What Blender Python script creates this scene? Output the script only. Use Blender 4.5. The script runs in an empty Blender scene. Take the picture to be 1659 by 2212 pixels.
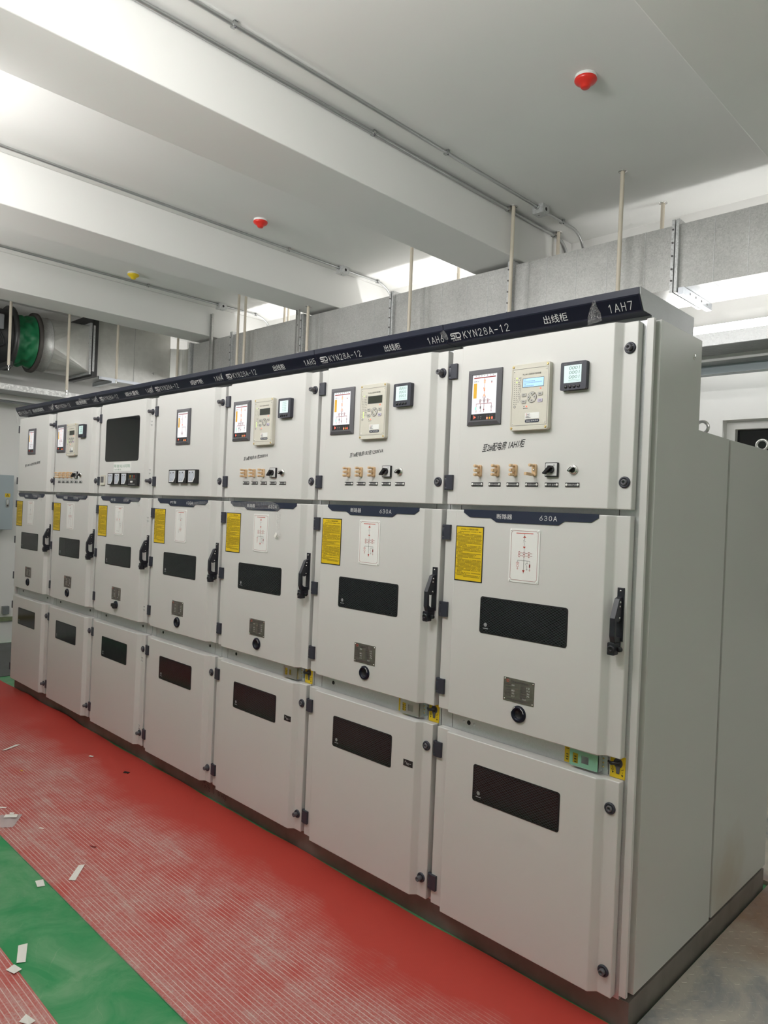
import bpy, bmesh, math, random
from mathutils import Vector, Matrix
random.seed(7)
S = bpy.context.scene
COL = S.collection
PI = math.pi

# ------------------------------------------------------------------ camera
CAM = Vector((6.6613, -2.2477, 1.5891)); YAW, PITCH, ROLL, FPX = .7752, -.0023, .0418, 1561.42
f = Vector((-math.sin(YAW)*math.cos(PITCH), math.cos(YAW)*math.cos(PITCH), math.sin(PITCH)))
r0 = f.cross(Vector((0, 0, 1))).normalized(); u0 = r0.cross(f)
rr_ = r0*math.cos(ROLL) + u0*math.sin(ROLL); uu_ = -r0*math.sin(ROLL) + u0*math.cos(ROLL)
cd = bpy.data.cameras.new('camera'); cam = bpy.data.objects.new('camera', cd); COL.objects.link(cam)
cd.sensor_fit = 'VERTICAL'; cd.sensor_height = 36; cd.sensor_width = 27; cd.lens = 36*FPX/2212
cd.clip_start = .02; cd.clip_end = 60
cam.matrix_world = Matrix(((rr_.x, uu_.x, -f.x, CAM.x), (rr_.y, uu_.y, -f.y, CAM.y), (rr_.z, uu_.z, -f.z, CAM.z), (0, 0, 0, 1)))
S.camera = cam

# ------------------------------------------------------------------ light and exposure
S.view_settings.view_transform = 'Standard'; S.view_settings.look = 'None'
S.view_settings.exposure = 0.06; S.view_settings.gamma = 1; S.view_settings.use_curve_mapping = False
S.cycles.use_denoising = True
S.cycles.max_bounces = 10; S.cycles.diffuse_bounces = 6; S.cycles.glossy_bounces = 4
wd = bpy.data.worlds.new('world'); S.world = wd; wd.use_nodes = True
wd.node_tree.nodes['Background'].inputs[0].default_value = (.9, .95, 1, 1)
wd.node_tree.nodes['Background'].inputs[1].default_value = .02
P_REAR = 8.5
def area(name, loc, sx, sy, power, up=False, col=(1, .985, .975), rot=None):
    L = bpy.data.lights.new(name, 'AREA'); L.shape = 'RECTANGLE'; L.size = sx; L.size_y = sy; L.energy = power; L.color = col
    o = bpy.data.objects.new(name, L); COL.objects.link(o); o.location = loc
    o.rotation_euler = rot if rot else ((PI, 0, 0) if up else (0, 0, 0))
    return o
# aisle battens in front of the row, tilted up towards the cabinets (lx, ly, lz, tilt above level, watts)
for lx, ly, lz, tilt, watts in ((2.45, -2.2, 3.50, .35, 33), (4.55, -2.2, 3.50, .35, 9), (4.90, -2.0, 2.90, .60, 40), (.60, -2.0, 2.90, .60, 33), (2.50, -1.5, 3.20, .35, 9)):
    area('aisle_batten_light', (lx, ly, lz), 1.2, .06, watts, rot=(PI/2+tilt, 0, 0))
area('aisle_batten_light', (4.55, -2.2, 3.47), 1.2, .06, 22)
area('side_fill_light', (8.6, -2.5, 2.8), 3, .06, 68, True)          # added fill light on the right, no lamp known there
area('side_fill_light', (8.3, .4, 3.47), 1.2, .06, 9)  # added fill above the floor plate and side panel, no known lamp
for lx in (-.9, .9, 2.7):                             # wall battens in the gangway behind the row
    area('rear_batten_light', (lx, 2.70, 2.90), 1.25, .06, P_REAR, rot=(PI/2, 0, PI))
    area('rear_batten_light', (lx, 2.69, 2.95), 1.25, .06, P_REAR*1.3, True)

# ------------------------------------------------------------------ node helpers
def new_mat(name):
    m = bpy.data.materials.new(name); m.use_nodes = True
    nt = m.node_tree; return m, nt, nt.nodes['Principled BSDF']
def nd(nt, t, **kw):
    n = nt.nodes.new(t)
    for k, v in kw.items():
        if k.startswith('i_'): n.inputs[k[2:].replace('_', ' ')].default_value = v
        elif k.startswith('n_'): n.inputs[int(k[2:])].default_value = v
        else: setattr(n, k, v)
    return n
def lk(nt, a, ao, b, bi): nt.links.new(a.outputs[ao], b.inputs[bi])
def c4(c): return (c[0], c[1], c[2], 1)
def simple(name, col, rough=.5, metal=0, coat=0, noise=0, nscale=8, bump=0, bscale=300, spec=.5, emit=0):
    m, nt, p = new_mat(name)
    p.inputs['Base Color'].default_value = c4(col); p.inputs['Roughness'].default_value = rough
    p.inputs['Metallic'].default_value = metal; p.inputs['Coat Weight'].default_value = coat
    p.inputs['Specular IOR Level'].default_value = spec
    if emit:
        p.inputs['Emission Color'].default_value = c4(col); p.inputs['Emission Strength'].default_value = emit
    if noise or bump:
        tc = nd(nt, 'ShaderNodeTexCoord')
    if noise:
        n = nd(nt, 'ShaderNodeTexNoise', i_Scale=nscale, i_Detail=5.0); lk(nt, tc, 'Object', n, 'Vector')
        mr = nd(nt, 'ShaderNodeMapRange', n_3=1-noise, n_4=1+noise); lk(nt, n, 'Fac', mr, 0)
        mx = nd(nt, 'ShaderNodeVectorMath', operation='SCALE'); mx.inputs[0].default_value = col; lk(nt, mr, 0, mx, 'Scale')
        lk(nt, mx, 0, p, 'Base Color')
    if bump:
        n2 = nd(nt, 'ShaderNodeTexNoise', i_Scale=bscale, i_Detail=2.0); lk(nt, tc, 'Object', n2, 'Vector')
        b = nd(nt, 'ShaderNodeBump', i_Strength=bump, i_Distance=.001); lk(nt, n2, 'Fac', b, 'Height'); lk(nt, b, 0, p, 'Normal')
    return m
def galv(name, base, rough=.42, metal=.75, sc=60, var=.22):
    m, nt, p = new_mat(name); tc = nd(nt, 'ShaderNodeTexCoord')
    nz = nd(nt, 'ShaderNodeTexNoise', i_Scale=sc*.5, i_Detail=3.0); lk(nt, tc, 'Object', nz, 'Vector')
    ad = nd(nt, 'ShaderNodeVectorMath', operation='MULTIPLY_ADD'); ad.inputs[1].default_value = (.03, .03, .03)
    lk(nt, nz, 'Color', ad, 0); lk(nt, tc, 'Object', ad, 2)
    v = nd(nt, 'ShaderNodeTexVoronoi', i_Scale=float(sc)); lk(nt, ad, 0, v, 'Vector')
    big = nd(nt, 'ShaderNodeTexNoise', i_Scale=3.0, i_Detail=4.0); lk(nt, tc, 'Object', big, 'Vector')
    mr = nd(nt, 'ShaderNodeMapRange', n_3=1-var, n_4=1+var); lk(nt, v, 'Color', mr, 0)
    mr2 = nd(nt, 'ShaderNodeMapRange', n_1=.25, n_2=.75, n_3=.88, n_4=1.1); lk(nt, big, 'Fac', mr2, 0)
    ml = nd(nt, 'ShaderNodeMath', operation='MULTIPLY'); lk(nt, mr, 0, ml, 0); lk(nt, mr2, 0, ml, 1)
    s = nd(nt, 'ShaderNodeVectorMath', operation='SCALE'); s.inputs[0].default_value = base; lk(nt, ml, 0, s, 'Scale')
    lk(nt, s, 0, p, 'Base Color')
    r = nd(nt, 'ShaderNodeMapRange', n_3=rough-.1, n_4=rough+.12); lk(nt, v, 'Color', r, 0); lk(nt, r, 0, p, 'Roughness')
    p.inputs['Metallic'].default_value = metal
    return m

M = {}
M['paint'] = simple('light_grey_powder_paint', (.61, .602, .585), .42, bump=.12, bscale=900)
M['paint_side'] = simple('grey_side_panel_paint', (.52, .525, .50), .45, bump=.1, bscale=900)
def stained_side():
    m, nt, p = new_mat('grey_side_panel_paint_stained'); tc = nd(nt, 'ShaderNodeTexCoord')
    nz = nd(nt, 'ShaderNodeTexNoise', i_Scale=9.0, i_Detail=6.0); lk(nt, tc, 'Object', nz, 'Vector')
    ad = nd(nt, 'ShaderNodeVectorMath', operation='MULTIPLY_ADD'); ad.inputs[1].default_value = (.25, .25, .25); lk(nt, nz, 'Color', ad, 0); lk(nt, tc, 'Object', ad, 2)
    ds = nd(nt, 'ShaderNodeVectorMath', operation='DISTANCE'); ds.inputs[1].default_value = (.96, 1.02, .25); lk(nt, ad, 0, ds, 0)
    mr = nd(nt, 'ShaderNodeMapRange', n_1=.05, n_2=.26, n_3=.5, n_4=0.0); lk(nt, ds, 'Value', mr, 0)
    mx = nd(nt, 'ShaderNodeMix', data_type='RGBA'); mx.inputs[6].default_value = (.52, .525, .50, 1); mx.inputs[7].default_value = (.38, .31, .22, 1)
    lk(nt, mr, 0, mx, 0); lk(nt, mx, 2, p, 'Base Color'); p.inputs['Roughness'].default_value = .45
    return m
M['paint_stain'] = stained_side()
M['galv'] = galv('galvanised_sheet', (.62, .63, .64), .45, .6, 220, .08)
M['galv_box'] = galv('galvanised_box_sheet', (.42, .43, .435), .5, .4, 260, .1)
M['duct'] = galv('galvanised_duct_sheet', (.47, .47, .455), .42, .4, 135, .16)
M['bright_galv'] = galv('bright_galvanised_strip', (.56, .57, .57), .4, .5, 110, .2)
M['sheet'] = galv('smooth_duct_sheet', (.58, .58, .55), .36, .55, 24, .05)
M['tray_galv'] = galv('speckled_tray_sheet', (.80, .80, .79), .4, .3, 55, .3)
M['zinc'] = simple('zinc_plated_steel', (.62, .65, .70), .28, .95)
M['steel'] = simple('polished_steel', (.75, .74, .72), .22, 1)
M['brass'] = simple('brass_screw', (.62, .46, .20), .3, 1)
M['ringpipe'] = simple('galvanised_conduit', (.46, .47, .47), .3, .9)
M['navy'] = simple('navy_enamel', (.020, .026, .050), .35, bump=.06, bscale=700)
M['navy_film'] = simple('navy_enamel_under_film', (.008, .010, .020), .38, bump=.05, bscale=120, spec=.22)
M['black'] = simple('black_plastic', (.012, .012, .014), .38)
M['hinge'] = simple('dark_slate_plastic', (.033, .035, .050), .42)
M['handle'] = simple('black_handle_plastic', (.017, .018, .025), .4)
M['navy_header'] = simple('dark_navy_header_enamel', (.013, .016, .033), .33, bump=.06, bscale=700)
M['rubber'] = simple('black_rubber', (.006, .006, .007), .6)
M['bezel'] = simple('charcoal_bezel', (.10, .098, .11), .42)
M['white'] = simple('white_enamel', (.78, .78, .76), .4)
M['letter'] = simple('pale_grey_lettering', (.66, .66, .66), .5)
M['ink'] = simple('black_ink', (.012, .012, .014), .6)
M['grey_ink'] = simple('grey_ink', (.16, .15, .15), .6)
M['red_ink'] = simple('red_ink', (.55, .05, .03), .5)
M['dark_red'] = simple('dark_red_ink', (.30, .03, .03), .5)
M['green_ink'] = simple('green_grey_ink', (.22, .36, .27), .6)
M['yellow'] = simple('yellow_label', (.72, .50, .012), .4)
M['amber'] = simple('amber_panel', (.75, .42, .03), .5)
M['relay'] = simple('warm_beige_plastic', (.60, .575, .50), .45)
M['key'] = simple('grey_rubber_key', (.45, .44, .41), .5)
M['lilac'] = simple('lilac_key', (.50, .46, .58), .5)
M['tan'] = simple('tan_link_plastic', (.66, .46, .27), .4)
M['plate'] = simple('engraved_steel_plate', (.24, .21, .19), .24, .6, noise=.4, nscale=45, bump=.4, bscale=60)
M['plate_ink'] = simple('engraving_ink', (.07, .06, .06), .5)
M['steel_base'] = simple('dark_base_steel', (.20, .175, .155), .55, .3, noise=.4, nscale=9)
M['wall'] = simple('white_wall_plaster', (.78, .775, .755), .75, bump=.15, bscale=60)
M['ceil'] = simple('white_ceiling_plaster', (.76, .76, .74), .8, noise=.02, nscale=3, bump=.1, bscale=40)
M['pvc'] = simple('cream_pvc_pipe', (.62, .56, .46), .42)
M['scr_white'] = simple('lit_display_white', (.80, .81, .85), .3, emit=.25)
M['scr_pale'] = simple('lit_pale_lcd', (.62, .80, .78), .3, emit=.25)
M['scr_blue'] = simple('lit_blue_lcd', (.42, .66, .92), .3, emit=.3)
M['scr_dark'] = simple('unlit_lcd', (.05, .055, .045), .15)
M['seg'] = simple('lcd_segments', (.22, .30, .30), .5)
M['seg_blue'] = simple('blue_lcd_text', (.25, .42, .66), .5)
M['led_red'] = simple('red_led', (1, .12, .07), .4, emit=1.2)
M['led_orange'] = simple('orange_led', (1, .30, .18), .4, emit=.8)
M['led_green'] = simple('green_led', (.25, .95, .45), .4, emit=.8)
M['led_lime'] = simple('lime_led', (.55, .95, .15), .4, emit=.8)
M['film_green'] = simple('green_film_on_zinc', (.26, .52, .38), .3, .3)
M['wallbox'] = simple('blue_grey_cabinet_paint', (.36, .42, .45), .4)
M['fan'] = simple('dark_fan_casing', (.05, .05, .05), .4, .3, noise=.3, nscale=6)
M['fanbox'] = simple('grey_terminal_box', (.20, .21, .22), .45)
M['rust'] = simple('brown_primed_flange', (.075, .066, .060), .6, noise=.3, nscale=15)
M['green_cloth'] = simple('green_duct_cloth', (.015, .19, .075), .45, noise=.3, nscale=7)
M['red_cap'] = simple('red_dust_cover', (.70, .03, .02), .3)
M['yellow_cap'] = simple('yellow_dust_cover', (.80, .58, .02), .3)
M['paper'] = simple('white_paper_scrap', (.85, .83, .78), .6)
M['lamp'] = simple('lit_lamp_tube', (1, .99, .97), .4, emit=24)
M['glass_dark'] = simple('dark_window_glass', (.008, .009, .011), .06, coat=.3)
M['kerb'] = simple('green_painted_kerb', (.20, .24, .13), .6, noise=.5, nscale=14)
M['kerb_y'] = simple('yellow_painted_kerb', (.42, .30, .05), .6, noise=.4, nscale=10)

def window_mat():
    m, nt, p = new_mat('mesh_backed_viewing_glass'); tc = nd(nt, 'ShaderNodeTexCoord')
    sp = nd(nt, 'ShaderNodeSeparateXYZ'); lk(nt, tc, 'Object', sp, 0)
    vals = []
    for s, ph in ((1, 0), (-1, .2), (1, .0021), (-1, .2017)):
        a = nd(nt, 'ShaderNodeMath', operation='MULTIPLY', n_1=.62*s); lk(nt, sp, 'X', a, 0)
        b = nd(nt, 'ShaderNodeMath', operation='ADD'); lk(nt, a, 0, b, 0); lk(nt, sp, 'Z', b, 1)
        c = nd(nt, 'ShaderNodeMath', operation='MULTIPLY', n_1=105.0 if ph in (0, .2) else 68.0); lk(nt, b, 0, c, 0)
        d = nd(nt, 'ShaderNodeMath', operation='ADD', n_1=ph*100); lk(nt, c, 0, d, 0)
        e = nd(nt, 'ShaderNodeMath', operation='FRACT'); lk(nt, d, 0, e, 0)
        g = nd(nt, 'ShaderNodeMath', operation='LESS_THAN', n_1=.12); lk(nt, e, 0, g, 0)
        vals.append(g)
    mx = vals[0]
    for v in vals[1:2]:
        q = nd(nt, 'ShaderNodeMath', operation='MAXIMUM'); lk(nt, mx, 0, q, 0); lk(nt, v, 0, q, 1); mx = q
    weak = nd(nt, 'ShaderNodeMath', operation='MAXIMUM'); lk(nt, vals[2], 0, weak, 0); lk(nt, vals[3], 0, weak, 1)
    wk = nd(nt, 'ShaderNodeMath', operation='MULTIPLY', n_1=.35); lk(nt, weak, 0, wk, 0)
    q = nd(nt, 'ShaderNodeMath', operation='MAXIMUM'); lk(nt, mx, 0, q, 0); lk(nt, wk, 0, q, 1)
    mix = nd(nt, 'ShaderNodeMix', data_type='RGBA'); mix.inputs[6].default_value = (.004, .0045, .005, 1); mix.inputs[7].default_value = (.045, .05, .056, 1)
    lk(nt, q, 0, mix, 0); lk(nt, mix, 2, p, 'Base Color')
    p.inputs['Roughness'].default_value = .12; p.inputs['Specular IOR Level'].default_value = .35
    return m
M['window'] = window_mat()

def film_mat():
    m, nt, p = new_mat('clear_peeling_film')
    p.inputs['Base Color'].default_value = (.75, .74, .72, 1); p.inputs['Roughness'].default_value = .12
    tc = nd(nt, 'ShaderNodeTexCoord'); nz = nd(nt, 'ShaderNodeTexNoise', i_Scale=190.0, i_Detail=4.0, i_Distortion=1.5); lk(nt, tc, 'Object', nz, 'Vector')
    mr = nd(nt, 'ShaderNodeMapRange', n_1=.45, n_2=.75, n_3=.06, n_4=.44); lk(nt, nz, 'Fac', mr, 0); lk(nt, mr, 0, p, 'Alpha')
    bp = nd(nt, 'ShaderNodeBump', i_Strength=.8, i_Distance=.004); lk(nt, nz, 'Fac', bp, 'Height'); lk(nt, bp, 0, p, 'Normal')
    return m
M['film'] = film_mat()
def bag_mat():
    m, nt, p = new_mat('clear_plastic_bag')
    p.inputs['Base Color'].default_value = (.72, .66, .66, 1); p.inputs['Roughness'].default_value = .25; p.inputs['Alpha'].default_value = .62
    return m
M['bag'] = bag_mat()

def mat_mat():
    m, nt, p = new_mat('dusty_red_ribbed_rubber'); tc = nd(nt, 'ShaderNodeTexCoord')
    sp = nd(nt, 'ShaderNodeSeparateXYZ'); lk(nt, tc, 'Object', sp, 0)
    def frac(scale):
        a = nd(nt, 'ShaderNodeMath', operation='MULTIPLY', n_1=scale); lk(nt, sp, 'Y', a, 0)
        b = nd(nt, 'ShaderNodeMath', operation='FRACT'); lk(nt, a, 0, b, 0); return b
    fr = frac(58.0)
    line = nd(nt, 'ShaderNodeMapRange', n_1=.80, n_2=.86, n_3=0.0, n_4=1.0); lk(nt, fr, 0, line, 0)
    fine = frac(190.0)
    finel = nd(nt, 'ShaderNodeMapRange', n_1=.45, n_2=.6, n_3=0.0, n_4=1.0); lk(nt, fine, 0, finel, 0)
    # dust : settled in the middle and along the outer side, swept off beside the cabinets
    n1 = nd(nt, 'ShaderNodeTexNoise', i_Scale=2.2, i_Detail=6.0, i_Roughness=.6); lk(nt, tc, 'Object', n1, 'Vector')
    wob = nd(nt, 'ShaderNodeMath', operation='MULTIPLY_ADD', n_1=.55, n_2=-.275); lk(nt, n1, 'Fac', wob, 0)
    y2 = nd(nt, 'ShaderNodeMath', operation='ADD'); lk(nt, sp, 'Y', y2, 0); lk(nt, wob, 0, y2, 1)
    # x: the swept strip widens towards the near end
    swx = nd(nt, 'ShaderNodeMapRange', n_1=1.0, n_2=6.0, n_3=-.06, n_4=.02); lk(nt, sp, 'X', swx, 0)
    y3 = nd(nt, 'ShaderNodeMath', operation='ADD'); lk(nt, y2, 0, y3, 0); lk(nt, swx, 0, y3, 1)
    dust = nd(nt, 'ShaderNodeMapRange', n_1=-.22, n_2=-.50, n_3=0.0, n_4=1.0); lk(nt, y3, 0, dust, 0)
    fx = nd(nt, 'ShaderNodeMapRange', n_1=.7, n_2=1.7, n_3=0.0, n_4=1.0)
    lk(nt, sp, 'X', fx, 0)
    dd = nd(nt, 'ShaderNodeMath', operation='MULTIPLY'); lk(nt, dust, 0, dd, 0); lk(nt, fx, 0, dd, 1)
    n2 = nd(nt, 'ShaderNodeTexNoise', i_Scale=5.0, i_Detail=8.0, i_Roughness=.65); lk(nt, tc, 'Object', n2, 'Vector')
    haze = nd(nt, 'ShaderNodeMapRange', n_1=.35, n_2=.75, n_3=.10, n_4=.62); lk(nt, n2, 'Fac', haze, 0)
    gr = nd(nt, 'ShaderNodeTexNoise', i_Scale=110.0, i_Detail=3.0); lk(nt, tc, 'Object', gr, 'Vector')
    gm = nd(nt, 'ShaderNodeMapRange', n_1=.35, n_2=.68, n_3=.55, n_4=1.45); lk(nt, gr, 'Fac', gm, 0)
    mp = nd(nt, 'ShaderNodeMapping'); mp.inputs['Rotation'].default_value = (0, 0, .5); mp.inputs['Scale'].default_value = (1.2, 9, 1); lk(nt, tc, 'Object', mp, 'Vector')
    wp = nd(nt, 'ShaderNodeTexNoise', i_Scale=2.0, i_Detail=5.0); lk(nt, mp, 0, wp, 'Vector')
    wm = nd(nt, 'ShaderNodeMapRange', n_1=.55, n_2=.75, n_3=0.0, n_4=.35); lk(nt, wp, 'Fac', wm, 0)
    h1 = nd(nt, 'ShaderNodeMath', operation='MULTIPLY'); lk(nt, haze, 0, h1, 0); lk(nt, gm, 0, h1, 1)
    h2 = nd(nt, 'ShaderNodeMath', operation='ADD', use_clamp=True); lk(nt, h1, 0, h2, 0); lk(nt, wm, 0, h2, 1)
    hz = nd(nt, 'ShaderNodeMath', operation='MULTIPLY'); lk(nt, h2, 0, hz, 0); lk(nt, dd, 0, hz, 1)
    n3 = nd(nt, 'ShaderNodeTexNoise', i_Scale=14.0, i_Detail=4.0); lk(nt, tc, 'Object', n3, 'Vector')
    brk = nd(nt, 'ShaderNodeMapRange', n_1=.3, n_2=.6, n_3=.35, n_4=1.0); lk(nt, n3, 'Fac', brk, 0)
    l2 = nd(nt, 'ShaderNodeMath', operation='MULTIPLY'); lk(nt, line, 0, l2, 0); lk(nt, brk, 0, l2, 1)
    l3 = nd(nt, 'ShaderNodeMath', operation='MULTIPLY'); lk(nt, l2, 0, l3, 0); lk(nt, dd, 0, l3, 1)
    base = nd(nt, 'ShaderNodeMix', data_type='RGBA'); base.inputs[6].default_value = (.50, .048, .034, 1); base.inputs[7].default_value = (.55, .42, .39, 1)
    lk(nt, hz, 0, base, 0)
    ml = nd(nt, 'ShaderNodeMath', operation='MULTIPLY', n_1=.85); lk(nt, l3, 0, ml, 0)
    b2 = nd(nt, 'ShaderNodeMix', data_type='RGBA'); b2.inputs[7].default_value = (.74, .60, .57, 1)
    lk(nt, ml, 0, b2, 0); lk(nt, base, 2, b2, 6); lk(nt, b2, 2, p, 'Base Color')
    p.inputs['Roughness'].default_value = .55
    bp = nd(nt, 'ShaderNodeBump', i_Strength=.5, i_Distance=.002); lk(nt, finel, 0, bp, 'Height'); lk(nt, bp, 0, p, 'Normal')
    return m
M['mat'] = mat_mat()
def green_floor():
    m, nt, p = new_mat('green_epoxy_floor'); tc = nd(nt, 'ShaderNodeTexCoord')
    n = nd(nt, 'ShaderNodeTexNoise', i_Scale=3.5, i_Detail=9.0, i_Roughness=.68, i_Distortion=.8); lk(nt, tc, 'Object', n, 'Vector')
    mr = nd(nt, 'ShaderNodeMapRange', n_1=.40, n_2=.66, n_3=0.0, n_4=1.0); lk(nt, n, 'Fac', mr, 0)
    mx = nd(nt, 'ShaderNodeMix', data_type='RGBA'); mx.inputs[6].default_value = (.022, .27, .088, 1); mx.inputs[7].default_value = (.15, .36, .18, 1)
    lk(nt, mr, 0, mx, 0)
    w = nd(nt, 'ShaderNodeTexNoise', i_Scale=2.0, i_Detail=2.0, i_Distortion=2.5); lk(nt, tc, 'Object', w, 'Vector')
    s1 = nd(nt, 'ShaderNodeMath', operation='SUBTRACT', n_1=.5); lk(nt, w, 'Fac', s1, 0)
    s2 = nd(nt, 'ShaderNodeMath', operation='ABSOLUTE'); lk(nt, s1, 0, s2, 0)
    s3 = nd(nt, 'ShaderNodeMapRange', n_1=.0, n_2=.003, n_3=.4, n_4=0.0); lk(nt, s2, 0, s3, 0)
    s4 = nd(nt, 'ShaderNodeMath', operation='MULTIPLY'); lk(nt, s3, 0, s4, 0); lk(nt, mr, 0, s4, 1)
    m2 = nd(nt, 'ShaderNodeMix', data_type='RGBA'); m2.inputs[7].default_value = (.40, .45, .33, 1); lk(nt, s4, 0, m2, 0); lk(nt, mx, 2, m2, 6)
    lk(nt, m2, 2, p, 'Base Color'); p.inputs['Roughness'].default_value = .42
    return m
M['floor'] = green_floor()
def checker_mat():
    m, nt, p = new_mat('dusty_checker_steel'); tc = nd(nt, 'ShaderNodeTexCoord')
    n = nd(nt, 'ShaderNodeTexNoise', i_Scale=1.9, i_Detail=9.0, i_Roughness=.66, i_Distortion=.7); lk(nt, tc, 'Object', n, 'Vector')
    cr = nd(nt, 'ShaderNodeValToRGB'); e = cr.color_ramp.elements
    e[0].position = .36; e[0].color = (.29, .305, .33, 1); e[1].position = .70; e[1].color = (.66, .60, .52, 1)
    k = e.new(.5); k.color = (.57, .53, .47, 1)
    lk(nt, n, 'Fac', cr, 0)
    ds = nd(nt, 'ShaderNodeVectorMath', operation='DISTANCE'); ds.inputs[1].default_value = (6.02, 1.42, -.07)
    wv = nd(nt, 'ShaderNodeTexNoise', i_Scale=6.0, i_Detail=6.0); lk(nt, tc, 'Object', wv, 'Vector')
    ad = nd(nt, 'ShaderNodeVectorMath', operation='MULTIPLY_ADD'); ad.inputs[1].default_value = (.5, .5, 0); lk(nt, wv, 'Color', ad, 0); lk(nt, tc, 'Object', ad, 2)
    lk(nt, ad, 0, ds, 0)
    mr = nd(nt, 'ShaderNodeMapRange', n_1=.15, n_2=.55, n_3=.8, n_4=0.0); lk(nt, ds, 'Value', mr, 0)
    mx = nd(nt, 'ShaderNodeMix', data_type='RGBA'); mx.inputs[7].default_value = (.34, .19, .11, 1); lk(nt, mr, 0, mx, 0); lk(nt, cr, 0, mx, 6)
    lk(nt, mx, 2, p, 'Base Color'); p.inputs['Roughness'].default_value = .55; p.inputs['Metallic'].default_value = .25
    return m
M['checker'] = checker_mat()
M['lug'] = simple('worn_tread_lug', (.46, .42, .37), .5, .3, noise=.5, nscale=3)
M['dark_plate'] = simple('dark_trench_plate', (.11, .115, .115), .5, .3, noise=.3, nscale=5)

# ------------------------------------------------------------------ mesh builder
_glyph = {}
def glyphs(body, bold=0):
    key = (body, bold)
    if key in _glyph: return _glyph[key]
    cu = bpy.data.curves.new('lettering', 'FONT'); cu.body = body; cu.resolution_u = 3; cu.offset = bold
    o = bpy.data.objects.new('lettering', cu); COL.objects.link(o)
    bpy.context.view_layer.update()
    ev = o.evaluated_get(bpy.context.evaluated_depsgraph_get()); me = ev.to_mesh()
    vs = [(v.co.x, v.co.y) for v in me.vertices]; fs = [tuple(p.vertices) for p in me.polygons]
    ev.to_mesh_clear(); bpy.data.objects.remove(o); bpy.data.curves.remove(cu)
    xs = [v[0] for v in vs] or [0]; ys = [v[1] for v in vs] or [0]
    x0, x1, y0, y1 = min(xs), max(xs), min(ys), max(ys)
    vs = [((x-x0)/max(x1-x0, 1e-6), (y-y0)/max(y1-y0, 1e-6)) for x, y in vs]
    _glyph[key] = (vs, fs); return _glyph[key]
def rrect(x0, x1, z0, z1, r, n=5):
    out = []
    for cx, cz, a0 in ((x1-r, z1-r, 0), (x0+r, z1-r, 90), (x0+r, z0+r, 180), (x1-r, z0+r, 270)):
        for i in range(n+1):
            a = math.radians(a0+90*i/n); out.append((cx+r*math.cos(a), cz+r*math.sin(a)))
    return out
def circ(cx, cz, r, n=20): return [(cx+r*math.cos(2*PI*i/n), cz+r*math.sin(2*PI*i/n)) for i in range(n)]
def _arc(cx, cy, rx, ry, a0, a1, n=8): return [(cx+rx*math.cos(math.radians(a0+(a1-a0)*i/n)), cy+ry*math.sin(math.radians(a0+(a1-a0)*i/n))) for i in range(n+1)]
STROKES = {
 'K': [[(.1, 0), (.1, 1)], [(.9, 1), (.12, .38)], [(.36, .56), (.92, 0)]], 'Y': [[(.05, 1), (.5, .45), (.95, 1)], [(.5, .45), (.5, 0)]],
 'N': [[(.1, 0), (.1, 1), (.9, 0), (.9, 1)]], 'A': [[(.02, 0), (.5, 1), (.98, 0)], [(.2, .33), (.8, .33)]], 'H': [[(.1, 0), (.1, 1)], [(.9, 0), (.9, 1)], [(.1, .52), (.9, .52)]],
 '-': [[(.1, .45), (.9, .45)]], '1': [[(.25, .78), (.55, 1), (.55, 0)]], '2': [_arc(.5, .74, .4, .26, 170, -25)+[(.08, 0), (.94, 0)]],
 '3': [_arc(.48, .75, .36, .25, 165, -80)+[(.4, .51)], [(.4, .51)]+_arc(.48, .26, .42, .26, 80, -165)], '4': [[(.72, 0), (.72, 1), (.05, .28), (.98, .28)]],
 '5': [[(.88, 1), (.2, 1), (.13, .52)]+_arc(.5, .31, .41, .31, 130, -160)], '6': [[(.75, 1), (.2, .48)]+_arc(.5, .30, .40, .30, 140, -220, 14)], '7': [[(.06, 1), (.94, 1), (.36, 0)]],
 '8': [_arc(.5, .76, .34, .24, 90, 450, 14), _arc(.5, .27, .41, .27, 90, 450, 14)], '0': [_arc(.5, .5, .4, .5, 90, 450, 16)],
}
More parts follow.
